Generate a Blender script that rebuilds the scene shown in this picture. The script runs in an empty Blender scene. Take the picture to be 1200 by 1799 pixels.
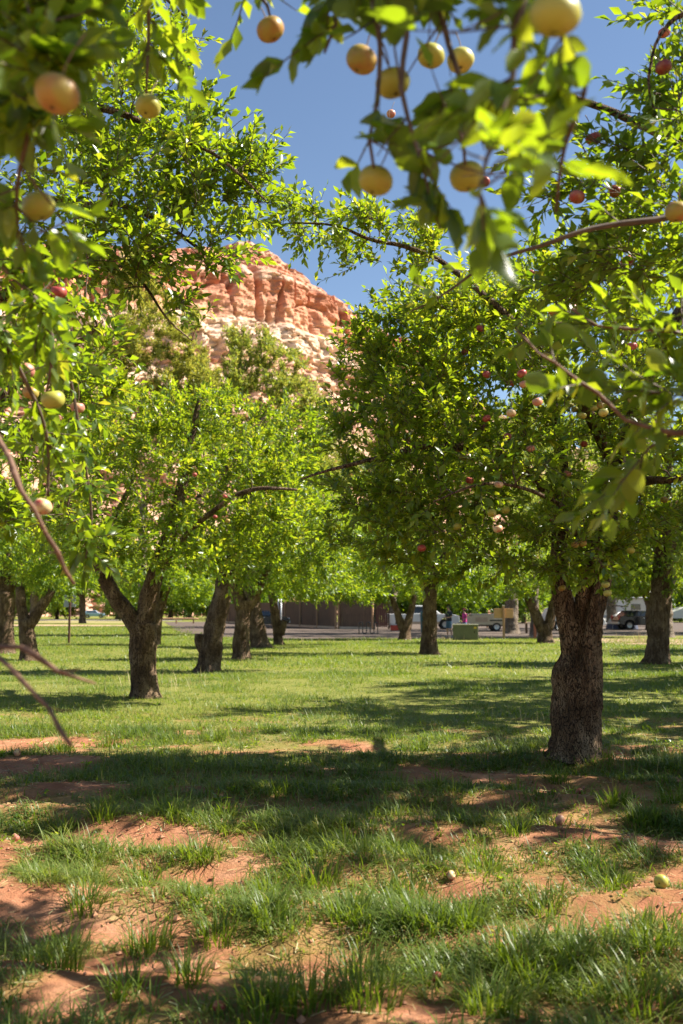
import bpy, bmesh, math, random
import numpy as np
from mathutils import Matrix, Vector
PI = math.pi
R = math.radians
scene = bpy.context.scene
C = scene.collection

# ------------------------------------------------------------------ camera, sky, sun, exposure
F = 1749.0            # focal length in photograph pixels (35 mm on a 24x36 frame)
CAMZ = 1.5
PITCH = math.atan((1073 - 899.5) / F)
cd = bpy.data.cameras.new('camera'); cam = bpy.data.objects.new('camera', cd); C.objects.link(cam)
cam.location = (0, 0, CAMZ); cam.rotation_euler = (PI/2 + PITCH, 0, 0)
cd.sensor_fit = 'VERTICAL'; cd.sensor_height = 36; cd.sensor_width = 24; cd.lens = 35
cd.clip_start = 0.05; cd.clip_end = 6000
cd.dof.use_dof = True; cd.dof.focus_distance = 8.2; cd.dof.aperture_fstop = 2.8
scene.camera = cam

SUN_EL = R(47); SUN_AZ = R(84)      # azimuth clockwise from +Y (the view direction): from the right
w = bpy.data.worlds.new('World'); scene.world = w; w.use_nodes = True
nt = w.node_tree; bg = nt.nodes['Background']
sky = nt.nodes.new('ShaderNodeTexSky'); sky.sky_type = 'NISHITA'; sky.sun_disc = False
sky.sun_elevation = SUN_EL; sky.sun_rotation = SUN_AZ
sky.altitude = 1600; sky.air_density = 1.1; sky.dust_density = 0.25; sky.ozone_density = 0.8
nt.links.new(sky.outputs[0], bg.inputs[0]); bg.inputs[1].default_value = 0.060
sd = bpy.data.lights.new('sun', 'SUN'); sun = bpy.data.objects.new('sun', sd); C.objects.link(sun)
sd.energy = 5.0; sd.angle = R(0.53); sd.color = (1.0, 0.93, 0.82)
sv = Vector((math.sin(SUN_AZ)*math.cos(SUN_EL), math.cos(SUN_AZ)*math.cos(SUN_EL), math.sin(SUN_EL)))
sun.rotation_euler = sv.to_track_quat('Z', 'Y').to_euler()
scene.view_settings.view_transform = 'Standard'; scene.view_settings.look = 'None'
scene.view_settings.exposure = 1.48; scene.view_settings.gamma = 1.0
scene.view_settings.use_curve_mapping = False
scene.cycles.max_bounces = 5; scene.cycles.transmission_bounces = 4; scene.cycles.diffuse_bounces = 2
scene.cycles.glossy_bounces = 2; scene.cycles.transparent_max_bounces = 4
scene.cycles.sample_clamp_indirect = 6

# ------------------------------------------------------------------ helpers
def ray(px, py):
    f = np.array([0, math.cos(PITCH), math.sin(PITCH)]); u = np.array([0, -math.sin(PITCH), math.cos(PITCH)])
    return f + np.array([1, 0, 0])*(px-600)/F + u*(899.5-py)/F
def at(px, py, D):
    d = ray(px, py); return np.array([0, 0, CAMZ]) + d*(D/d[1])
def gpt(px, py):
    d = ray(px, py); t = -CAMZ/d[2]; return np.array([0, 0, CAMZ]) + d*t
def project(P):
    q = P - np.array([0, 0, CAMZ]); c, s = math.cos(PITCH), math.sin(PITCH)
    dep = q[..., 1]*c + q[..., 2]*s; up = -q[..., 1]*s + q[..., 2]*c
    dep = np.where(dep > .05, dep, .05)
    return 600 + F*q[..., 0]/dep, 899.5 - F*up/dep, dep

def _hash(ix, iy, iz, seed):
    h = (ix.astype(np.int64)*374761393 + iy.astype(np.int64)*668265263 + iz.astype(np.int64)*2147483647 + seed*144665) & 0xffffffff
    h = ((h ^ (h >> 13))*1274126177) & 0xffffffff
    h = ((h ^ (h >> 16))*2246822519) & 0xffffffff
    return ((h ^ (h >> 15)) & 0xffffff)/float(0xffffff)*2-1
def noise3(x, y, z, seed=0):
    x, y, z = np.broadcast_arrays(np.asarray(x, float), np.asarray(y, float), np.asarray(z, float))
    x0, y0, z0 = np.floor(x), np.floor(y), np.floor(z)
    fx, fy, fz = x-x0, y-y0, z-z0
    fx, fy, fz = [t*t*t*(t*(6*t-15)+10) for t in (fx, fy, fz)]
    r = 0
    for dx in (0, 1):
        for dy in (0, 1):
            for dz in (0, 1):
                r = r + _hash(x0+dx, y0+dy, z0+dz, seed)*(fx if dx else 1-fx)*(fy if dy else 1-fy)*(fz if dz else 1-fz)
    return r
def fbm(x, y, z=0., seed=0, o=4):
    a, s, t = 1., 0., 0.
    for i in range(o):
        s = s + a*noise3(np.asarray(x)*2**i, np.asarray(y)*2**i, np.asarray(z)*2**i, seed+i*17); t += a; a *= .5
    return s/t
def sstep(a, b, x):
    t = np.clip((x-a)/(b-a), 0, 1); return t*t*(3-2*t)

def make_mesh(name, V, Fs, tint=None, smooth=True, tname='tint'):
    me = bpy.data.meshes.new(name)
    V = np.asarray(V, np.float32); nv = len(V)
    Fs = [np.asarray(f, np.int32) for f in Fs if len(f)]
    idx = np.concatenate([f.ravel() for f in Fs]); tot = np.concatenate([np.full(len(f), f.shape[1], np.int32) for f in Fs])
    st = np.concatenate([[0], np.cumsum(tot)[:-1]]).astype(np.int32)
    me.vertices.add(nv); me.vertices.foreach_set('co', V.ravel())
    me.loops.add(len(idx)); me.loops.foreach_set('vertex_index', idx)
    me.polygons.add(len(tot)); me.polygons.foreach_set('loop_start', st)
    try: me.polygons.foreach_set('loop_total', tot)
    except Exception: pass
    me.polygons.foreach_set('use_smooth', np.full(len(tot), smooth))
    if tint is not None:
        a = me.attributes.new(tname, 'FLOAT', 'POINT'); a.data.foreach_set('value', np.asarray(tint, np.float32))
    me.update(calc_edges=True); me.validate()
    return me
def tag(o, label=None, cat=None, group=None, kind=None):
    if label: o['label'] = label
    if cat: o['category'] = cat
    if group: o['group'] = group
    if kind: o['kind'] = kind
    return o
def link(name, me, mat=None, parent=None, loc=(0, 0, 0)):
    o = bpy.data.objects.new(name, me); C.objects.link(o); o.location = loc
    if mat is not None and me is not None and not me.materials: me.materials.append(mat)
    if parent: o.parent = parent
    return o
def empty(name, loc, rz=0.):
    o = bpy.data.objects.new(name, None); C.objects.link(o); o.location = loc; o.rotation_euler = (0, 0, rz); o.empty_display_size = .2
    return o

class MB:      # mesh builder, several shapes of one part
    def __init__(s): s.V = []; s.F = {}; s.n = 0
    def add(s, V, faces):
        V = np.asarray(V, float)
        for f in faces: s.F.setdefault(len(f), []).append([i+s.n for i in f])
        s.V.append(V); s.n += len(V); return s
    def box(s, c, d, rz=0., ry=0.):
        x, y, z = np.array(d)/2.
        V = np.array([[a, b, e] for a in (-x, x) for b in (-y, y) for e in (-z, z)])
        if ry: V = V @ np.array([[math.cos(ry), 0, -math.sin(ry)], [0, 1, 0], [math.sin(ry), 0, math.cos(ry)]])
        if rz: V = V @ np.array([[math.cos(rz), math.sin(rz), 0], [-math.sin(rz), math.cos(rz), 0], [0, 0, 1]])
        return s.add(V+np.array(c), [(0, 1, 3, 2), (4, 6, 7, 5), (0, 4, 5, 1), (2, 3, 7, 6), (0, 2, 6, 4), (1, 5, 7, 3)])
    def prism(s, prof, y0, y1, inset=0., zr=None):   # profile in x,z extruded along y; inset narrows towards the top
        n = len(prof); P = np.array(prof, float); ins = np.zeros(n)
        if inset: z = P[:, 1]; ins = inset*(z-z.min())/(z.max()-z.min())
        A = np.stack([P[:, 0], y0+ins, P[:, 1]], 1); B = np.stack([P[:, 0], y1-ins, P[:, 1]], 1)
        fs = [tuple(range(n)), tuple(range(2*n-1, n-1, -1))]
        fs += [(i, n+i, n+(i+1) % n, (i+1) % n) for i in range(n)]
        return s.add(np.concatenate([A, B]), fs)
    def cyl(s, a, b, r0, r1=None, n=12, cap=True):
        V, Fq, caps = tube_raw([a, b], [r0, r0 if r1 is None else r1], n)
        s.add(V, [tuple(f) for f in Fq]+(caps if cap else [])); return s
    def path(s, pts, rad, n=8, step=None):
        P, r = resample(np.array(pts, float), np.array(rad, float) if np.ndim(rad) else np.full(len(pts), float(rad)), step or .05)
        V, Fq, caps = tube_raw(P, r, n); s.add(V, [tuple(f) for f in Fq]+caps); return s
    def lathe(s, prof, n=16, axis='z', c=(0, 0, 0), sy=1.):
        prof = np.array(prof, float); m = len(prof); th = np.arange(n)*2*PI/n
        V = np.stack([prof[:, None, 0]*np.cos(th), prof[:, None, 0]*np.sin(th)*sy, np.repeat(prof[:, None, 1], n, 1)], 2).reshape(-1, 3)
        if axis == 'y': V = V[:, [0, 2, 1]]
        if axis == 'x': V = V[:, [2, 0, 1]]
        fs = [(i*n+j, i*n+(j+1) % n, (i+1)*n+(j+1) % n, (i+1)*n+j) for i in range(m-1) for j in range(n)]
        return s.add(V+np.array(c), fs)
    def build(s, name, mat, parent=None, loc=(0, 0, 0), smooth=False, bevel=0., sub=0):
        V = np.concatenate(s.V); me = bpy.data.meshes.new(name)
        me.from_pydata(V.tolist(), [], [f for k in s.F.values() for f in k]); me.validate()
        bm = bmesh.new(); bm.from_mesh(me); bmesh.ops.recalc_face_normals(bm, faces=bm.faces); bm.to_mesh(me); bm.free()
        if smooth:
            me.polygons.foreach_set('use_smooth', np.ones(len(me.polygons), bool))
        o = link(name, me, mat, parent, loc)
        if bevel:
            b = o.modifiers.new('bevel', 'BEVEL'); b.width = bevel; b.segments = 2; b.limit_method = 'ANGLE'; b.angle_limit = R(40)
        return o

def resample(P, r, step):
    n = len(P)
    if n == 2: Q = P
    Pp = np.concatenate([[2*P[0]-P[1]], P, [2*P[-1]-P[-2]]])
    out, ro = [], []
    for i in range(n-1):
        p0, p1, p2, p3 = Pp[i:i+4]; m = max(1, int(np.linalg.norm(p2-p1)/step))
        t = (np.arange(m)/m)[:, None]
        out.append(.5*((2*p1)+(-p0+p2)*t+(2*p0-5*p1+4*p2-p3)*t**2+(-p0+3*p1-3*p2+p3)*t**3)); ro.append(r[i]+(r[i+1]-r[i])*t[:, 0])
    out.append(P[-1:]); ro.append(r[-1:])
    return np.concatenate(out), np.concatenate(ro)
def tube_raw(P, r, sides, disp=None):
    P = np.asarray(P, float); r = np.asarray(r, float); n = len(P)
    T = np.gradient(P, axis=0) if n > 2 else np.repeat((P[1]-P[0])[None], 2, 0)
    T = T/np.maximum(np.linalg.norm(T, axis=1), 1e-9)[:, None]
    a = np.array([1., 0, 0]) if abs(T[0][0]) < .8 else np.array([0, 1., 0])
    N = np.zeros_like(P); u = a-T[0]*(a@T[0]); N[0] = u/np.linalg.norm(u)
    for i in range(1, n):
        u = N[i-1]-T[i]*(N[i-1]@T[i]); N[i] = u/max(np.linalg.norm(u), 1e-9)
    B = np.cross(T, N); th = np.arange(sides)*2*PI/sides
    D = N[:, None]*np.cos(th)[None, :, None]+B[:, None]*np.sin(th)[None, :, None]
    rr = np.repeat(r[:, None], sides, 1)
    if disp is not None: rr = rr+disp(P, D, th, rr)
    V = (P[:, None]+D*rr[..., None]).reshape(-1, 3)
    i = np.arange(n-1)[:, None]*sides; j = np.arange(sides)[None]; k = (j+1) % sides
    Fq = np.stack([i+j, i+k, i+sides+k, i+sides+j], 2).reshape(-1, 4)
    return V, Fq, [tuple(range(sides-1, -1, -1)), tuple((n-1)*sides+q for q in range(sides))]

# ------------------------------------------------------------------ materials
def newmat(name):
    m = bpy.data.materials.new(name); m.use_nodes = True; n = m.node_tree
    return m, n, n.nodes['Principled BSDF'], (lambda t: n.nodes.new('ShaderNode'+t)), n.links.new
def ramp(node, stops):
    e = node.color_ramp.elements
    while len(e) < len(stops): e.new(.5)
    for q, (p, c) in zip(e, stops): q.position = p; q.color = (*c, 1)
def mat(name, col, rough=.6, var=.15, scale=8., bump=0., metal=0., spec=.5, stretch=(1, 1, 1)):
    m, n, b, N, L = newmat(name)
    tc = N('TexCoord'); mp = N('Mapping'); mp.inputs['Scale'].default_value = stretch
    L(tc.outputs['Object'], mp.inputs[0])
    ns = N('TexNoise'); ns.inputs['Scale'].default_value = scale; ns.inputs['Detail'].default_value = 5
    L(mp.outputs[0], ns.inputs['Vector'])
    r = N('ValToRGB'); c = np.array(col)
    ramp(r, [(.25, tuple(c*(1-var))), (.75, tuple(np.clip(c*(1+var), 0, 1)))])
    L(ns.outputs[0], r.inputs[0]); L(r.outputs[0], b.inputs['Base Color'])
    b.inputs['Roughness'].default_value = rough; b.inputs['Metallic'].default_value = metal
    b.inputs['Specular IOR Level'].default_value = spec
    if bump:
        bp = N('Bump'); bp.inputs['Strength'].default_value = bump; bp.inputs['Distance'].default_value = .02
        L(ns.outputs[0], bp.inputs['Height']); L(bp.outputs[0], b.inputs['Normal'])
    return m
def leafmat(name, base, trans, fac=.45, rough=.38, back=(.13, .19, .08), spec=.5, scale=0):
    m, n, b, N, L = newmat(name)
    a = N('Attribute'); a.attribute_name = 'tint'
    r1 = N('ValToRGB'); ramp(r1, base); L(a.outputs['Fac'], r1.inputs[0])
    r2 = N('ValToRGB'); ramp(r2, trans); L(a.outputs['Fac'], r2.inputs[0])
    g = N('NewGeometry'); mx = N('Mix'); mx.data_type = 'RGBA'
    ml = N('Math'); ml.operation = 'MULTIPLY'; ml.inputs[1].default_value = .55; L(g.outputs['Backfacing'], ml.inputs[0])
    L(ml.outputs[0], mx.inputs[0]); L(r1.outputs[0], mx.inputs[6]); mx.inputs[7].default_value = (*back, 1)
    L(mx.outputs[2], b.inputs['Base Color']); b.inputs['Roughness'].default_value = rough; b.inputs['Specular IOR Level'].default_value = spec
    t = N('BsdfTranslucent'); L(r2.outputs[0], t.inputs[0])
    ms = N('MixShader'); ms.inputs[0].default_value = fac
    L(b.outputs[0], ms.inputs[1]); L(t.outputs[0], ms.inputs[2]); L(ms.outputs[0], n.nodes['Material Output'].inputs[0])
    return m
M = {}
M['leaf'] = leafmat('apple_leaf', [(0, (.028, .062, .011)), (.6, (.062, .125, .014)), (.93, (.115, .18, .022)), (1, (.28, .25, .04))],
                    [(0, (.20, .34, .008)), (.6, (.47, .62, .012)), (1, (.68, .62, .03))], .46, rough=.32)
M['leaf_far'] = leafmat('apple_leaf_far', [(0, (.032, .070, .011)), (.6, (.068, .135, .014)), (1, (.135, .19, .022))],
                    [(0, (.22, .36, .008)), (.6, (.46, .62, .012)), (1, (.66, .62, .03))], .42, rough=.42)
M['leaf_cotton'] = leafmat('cottonwood_leaf', [(0, (.085, .14, .022)), (.6, (.15, .20, .03)), (1, (.28, .26, .05))],
                    [(0, (.30, .44, .04)), (.6, (.44, .52, .05)), (1, (.6, .52, .06))], .45, rough=.5, back=(.16, .2, .09))
M['grass'] = leafmat('grass_blade', [(0, (.028, .062, .012)), (.5, (.088, .142, .019)), (.85, (.19, .22, .042)), (1, (.40, .33, .15))],
                    [(0, (.18, .30, .010)), (.6, (.40, .52, .018)), (1, (.50, .44, .12))], .32, rough=.42, back=(.11, .15, .035), spec=.28)
M['straw'] = leafmat('dry_straw', [(0, (.34, .28, .13)), (1, (.48, .40, .20))], [(0, (.4, .33, .15)), (1, (.5, .42, .2))], .25, rough=.6, back=(.4, .33, .15))
M['litter'] = leafmat('dry_leaf', [(0, (.12, .06, .03)), (.5, (.26, .14, .06)), (1, (.42, .30, .12))], [(0, (.2, .1, .04)), (1, (.4, .25, .08))], .15, rough=.7, back=(.25, .16, .08))

def barkmat(name, dark, mid, light, s=1.):
    m, n, b, N, L = newmat(name)
    tc = N('TexCoord'); mp = N('Mapping'); mp.inputs['Scale'].default_value = (1*s, 1*s, .2*s); L(tc.outputs['Object'], mp.inputs[0])
    ns = N('TexNoise'); ns.inputs['Scale'].default_value = 14; ns.inputs['Detail'].default_value = 8; ns.inputs['Roughness'].default_value = .65
    ns.inputs['Distortion'].default_value = .6; L(mp.outputs[0], ns.inputs['Vector'])
    dn = N('TexNoise'); dn.inputs['Scale'].default_value = 9; dn.inputs['Detail'].default_value = 4; L(tc.outputs['Object'], dn.inputs['Vector'])
    dm = N('Vector' + 'Math'); dm.operation = 'MULTIPLY_ADD'; dm.inputs[1].default_value = (.10, .10, .05); L(dn.outputs['Color'], dm.inputs[0]); L(mp.outputs[0], dm.inputs[2])
    vo = N('TexVoronoi'); vo.feature = 'DISTANCE_TO_EDGE'; vo.inputs['Scale'].default_value = 52; L(dm.outputs[0], vo.inputs['Vector'])
    n2 = N('TexNoise'); n2.inputs['Scale'].default_value = 3; n2.inputs['Detail'].default_value = 4; L(tc.outputs['Object'], n2.inputs['Vector'])
    ad = N('Math'); ad.operation = 'MULTIPLY_ADD'; ad.inputs[1].default_value = .7; L(n2.outputs[0], ad.inputs[0])
    m1 = N('Math'); m1.operation = 'MULTIPLY'; m1.inputs[1].default_value = .65; L(ns.outputs[0], m1.inputs[0]); L(m1.outputs[0], ad.inputs[2])
    r = N('ValToRGB'); ramp(r, [(.38, dark), (.62, mid), (.85, light)]); L(ad.outputs[0], r.inputs[0])
    cr = N('Math'); cr.operation = 'SMOOTHSTEP' if False else 'MULTIPLY'; cr.inputs[1].default_value = 9.; cr.use_clamp = True; L(vo.outputs['Distance'], cr.inputs[0])
    mx = N('Mix'); mx.data_type = 'RGBA'; L(cr.outputs[0], mx.inputs[0]); mx.inputs[6].default_value = (*[c*.4 for c in dark], 1); L(r.outputs[0], mx.inputs[7])
    L(mx.outputs[2], b.inputs['Base Color']); b.inputs['Roughness'].default_value = .85; b.inputs['Specular IOR Level'].default_value = .25
    ht = N('Math'); ht.operation = 'MULTIPLY_ADD'; ht.inputs[1].default_value = .6; L(cr.outputs[0], ht.inputs[0]); L(ns.outputs[0], ht.inputs[2])
    bp = N('Bump'); bp.inputs['Strength'].default_value = 1.0; bp.inputs['Distance'].default_value = .05; L(ht.outputs[0], bp.inputs['Height'])
    L(bp.outputs[0], b.inputs['Normal'])
    return m
M['bark'] = barkmat('apple_bark', (.040, .023, .013), (.135, .080, .044), (.34, .235, .145))
M['bark_grey'] = barkmat('cottonwood_bark', (.12, .085, .06), (.24, .18, .13), (.38, .31, .24), .5)
M['heartwood'] = mat('bare_wood', (.20, .14, .09), .8, .4, 10, .6, stretch=(1, 1, .15))
M['twig'] = mat('twig_bark', (.10, .065, .045), .7, .4, 30)
M['twig_red'] = mat('young_twig', (.155, .080, .048), .75, .45, 40, .4)

# ------------------------------------------------------------------ ground
PATCH_PX = [(200, 1465, 230, 18), (40, 1590, 100, 24), (290, 1535, 150, 13), (140, 1625, 180, 15), (200, 1700, 230, 26), (60, 1775, 120, 24),
            (560, 1685, 110, 20), (830, 1362, 130, 17), (960, 1385, 70, 16), (1060, 1470, 170, 20), (1000, 1550, 90, 14), (1000, 1630, 130, 32),
            (110, 1305, 120, 10), (60, 1345, 100, 12), (620, 1312, 45, 10), (150, 1385, 110, 12), (610, 1445, 45, 12), (800, 1560, 80, 12), (780, 1350, 80, 12),
            (1170, 1600, 50, 14), (30, 1410, 50, 14), (760, 1790, 120, 22), (400, 1440, 60, 14), (520, 1740, 60, 16), (1180, 1490, 60, 14), (950, 1780, 90, 16)]
PATCH = []
for px, py, rx, ry in PATCH_PX:
    g = gpt(px, py); d1, d0 = gpt(px, py-ry)[1], gpt(px, py+ry)[1]
    PATCH.append((g[0], (d0+d1)/2, rx*g[1]/F, max((d1-d0)/2, .05)))
PATCH.append((gpt(1010, 1330)[0], gpt(1010, 1330)[1], .6, .5))
def dirt(x, y):
    x = np.asarray(x, float); y = np.asarray(y, float); d = np.zeros_like(x)
    nz = fbm(x*1.7, y*1.7, 3.3, 5, 4); nf = fbm(x*7, y*7, 1.3, 8, 2)
    for cx, cy, rx, ry in PATCH:
        q = np.sqrt(((x-cx)/rx)**2+((y-cy)/ry)**2)+.55*nz+.25*nf
        d = np.maximum(d, sstep(1.25, .75, q))
    # worn bare earth between the clumps near the camera
    near = sstep(10.5, 6.5, y)
    d = np.maximum(d, near*sstep(.0, .22, fbm(x*1.3+9, y*1.9, 7., 21, 4))*.92)
    d = np.maximum(d, sstep(11, 5, y)*sstep(.16, .42, fbm(x*4.2, y*5.5, 4., 27, 3))*.8)
    d = np.maximum(d, sstep(17, 11, y)*sstep(.12, .34, fbm(x*1.6+3, y*2.6, 2., 23, 4))*.8)
    return np.clip(d, 0, 1)
def gz(x, y):
    x = np.asarray(x, float); y = np.asarray(y, float)
    fade = sstep(14, 7, y)
    wv = y+.22*x+.35*noise3(x*.7, y*.7, 0, 3)
    z = fade*(.045*np.sin(wv*2*PI/1.15)+.05*fbm(x*.9, y*.9, 0, 31, 3)+.028*fbm(x*5, y*5, 0, 33, 3))
    z = z+.10*fbm(x*.12, y*.12, 0, 37, 2)*sstep(10, 26, y)*sstep(50, 36, y)
    for cx, cy, rx, ry in PATCH[:-1]:
        z = z-.03*fade*np.exp(-(((x-cx)/rx)**2+((y-cy)/ry)**2))
    tx, ty = PATCH[-1][:2]
    z = z+.06*np.exp(-(((x-tx)**2+(y-ty)**2)/.5))
    return z
def axis_grid(segs):
    out = []
    for a, b, n in segs: out.append(np.linspace(a, b, n, endpoint=False))
    return np.concatenate(out+[[segs[-1][1]]])
gx = axis_grid([(-2600, -300, 6), (-300, -60, 10), (-60, -12, 30), (-12, -4.5, 40), (-4.5, 4.5, 160), (4.5, 12, 40), (12, 60, 30), (60, 300, 10), (300, 2600, 6)])
gy = axis_grid([(-40, -2, 10), (-2, 2.4, 20), (2.4, 9, 160), (9, 20, 80), (20, 60, 50), (60, 300, 30), (300, 3000, 10)])
X, Y = np.meshgrid(gx, gy); Z = gz(X, Y); nx, ny = len(gx), len(gy)
ii = np.arange(ny-1)[:, None]*nx+np.arange(nx-1)[None]
Fg = np.stack([ii, ii+1, ii+nx+1, ii+nx], 2).reshape(-1, 4)
gm = make_mesh('ground', np.stack([X, Y, Z], 2).reshape(-1, 3), [Fg], np.maximum(dirt(X, Y), .55*sstep(14, 8, Y)).ravel(), tname='dirt')
def groundmat():
    m, n, b, N, L = newmat('orchard_ground')
    tc = N('TexCoord'); a = N('Attribute'); a.attribute_name = 'dirt'
    n1 = N('TexNoise'); n1.inputs['Scale'].default_value = 2.2; n1.inputs['Detail'].default_value = 9; n1.inputs['Roughness'].default_value = .62; L(tc.outputs['Object'], n1.inputs[0])
    n2 = N('TexNoise'); n2.inputs['Scale'].default_value = 45; n2.inputs['Detail'].default_value = 6; n2.inputs['Roughness'].default_value = .7; L(tc.outputs['Object'], n2.inputs[0])
    r1 = N('ValToRGB'); ramp(r1, [(.3, (.22, .085, .045)), (.5, (.35, .15, .08)), (.7, (.48, .245, .145))]); L(n1.outputs[0], r1.inputs[0])
    r2 = N('ValToRGB'); ramp(r2, [(.3, (.10, .105, .025)), (.5, (.17, .185, .04)), (.72, (.26, .22, .08))]); L(n2.outputs[0], r2.inputs[0])
    ad = N('Math'); ad.operation = 'MULTIPLY_ADD'; ad.inputs[1].default_value = .5; ad.inputs[2].default_value = -.25; L(n2.outputs[0], ad.inputs[0])
    a2 = N('Math'); a2.operation = 'ADD'; a2.use_clamp = True; L(ad.outputs[0], a2.inputs[0]); L(a.outputs['Fac'], a2.inputs[1])
    mx = N('Mix'); mx.data_type = 'RGBA'; L(a2.outputs[0], mx.inputs[0]); L(r2.outputs[0], mx.inputs[6]); L(r1.outputs[0], mx.inputs[7])
    # litter speckle
    vo = N('TexVoronoi'); vo.inputs['Scale'].default_value = 60; L(tc.outputs['Object'], vo.inputs['Vector'])
    sp = N('ValToRGB'); ramp(sp, [(.0, (.45, .45, .45)), (.16, (1, 1, 1))]); L(vo.outputs['Distance'], sp.inputs[0])
    mu = N('Mix'); mu.data_type = 'RGBA'; mu.blend_type = 'MULTIPLY'; mu.inputs[0].default_value = .35; L(mx.outputs[2], mu.inputs[6]); L(sp.outputs[0], mu.inputs[7])
    L(mu.outputs[2], b.inputs['Base Color']); b.inputs['Roughness'].default_value = .95; b.inputs['Specular IOR Level'].default_value = .1
    bp = N('Bump'); bp.inputs['Strength'].default_value = .8; bp.inputs['Distance'].default_value = .02; L(n2.outputs[0], bp.inputs['Height']); L(bp.outputs[0], b.inputs['Normal'])
    return m
M['ground'] = groundmat()
tag(link('ground', gm, M['ground']), 'orchard floor of grass and bare red earth', None, None, 'structure')

def sheet(name, poly, z, m, label):
    # a flat irregular sheet, its border roughened
    P = []
    for i in range(len(poly)):
        a, b = np.array(poly[i], float), np.array(poly[(i+1) % len(poly)], float); n = max(2, int(np.linalg.norm(b-a)/1.2)); n = min(n, 60)
        for k in range(n):
            q = a+(b-a)*k/n; P.append(q+.35*np.array([noise3(q[0]*.6, q[1]*.6, 0, 4), noise3(q[0]*.6, q[1]*.6, 5, 6)]))
    bm = bmesh.new(); vs = [bm.verts.new((p[0], p[1], 0)) for p in P]; f = bm.faces.new(vs); bmesh.ops.triangulate(bm, faces=[f])
    me = bpy.data.meshes.new(name); bm.to_mesh(me); bm.free()
    return tag(link(name, me, m, None, (0, 0, z)), label, None, None, 'structure')
M['gravel'] = mat('grey_gravel', (.088, .062, .046), .95, .45, 25, .5)  # base colour darkened to stand in for tree shade over the lot
M['path'] = mat('pink_gravel_path', (.40, .25, .17), .95, .25, 18, .5)
M['asphalt'] = mat('old_asphalt', (.20, .17, .15), .9, .2, 6, .2)
sheet('gravel_lot', [(-11, 68), (-6, 56), (-1, 53), (8, 54), (14, 60), (60, 64), (90, 135), (-24, 135), (-16, 95)], .010, M['gravel'], 'grey gravel parking lot beyond the orchard grass')
sheet('footpath', [(10.2, 50.5), (13, 45), (40, 40), (40, 47), (16, 53), (12, 58)], .014, M['path'], 'pink gravel footpath at the orchard edge')
sheet('road', [(-120, 168), (-25, 150), (-25, 160), (-120, 182)], .018, M['asphalt'], 'asphalt road beyond the lawn on the left')
M['lawn'] = mat('mown_lawn', (.14, .19, .045), .95, .3, 3, .3)
sheet('bare_earth_strip', [(-80, 108), (-22, 96), (-20, 103), (-80, 120)], .014, M['path'], 'bare red earth strip across the lawn')
sheet('dry_field', [(-120, 140), (-26, 122), (-26, 148), (-120, 166)], .010, mat('dry_field_grass', (.26, .22, .08), .95, .3, 2, .3), 'dry yellow field before the road')

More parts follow.
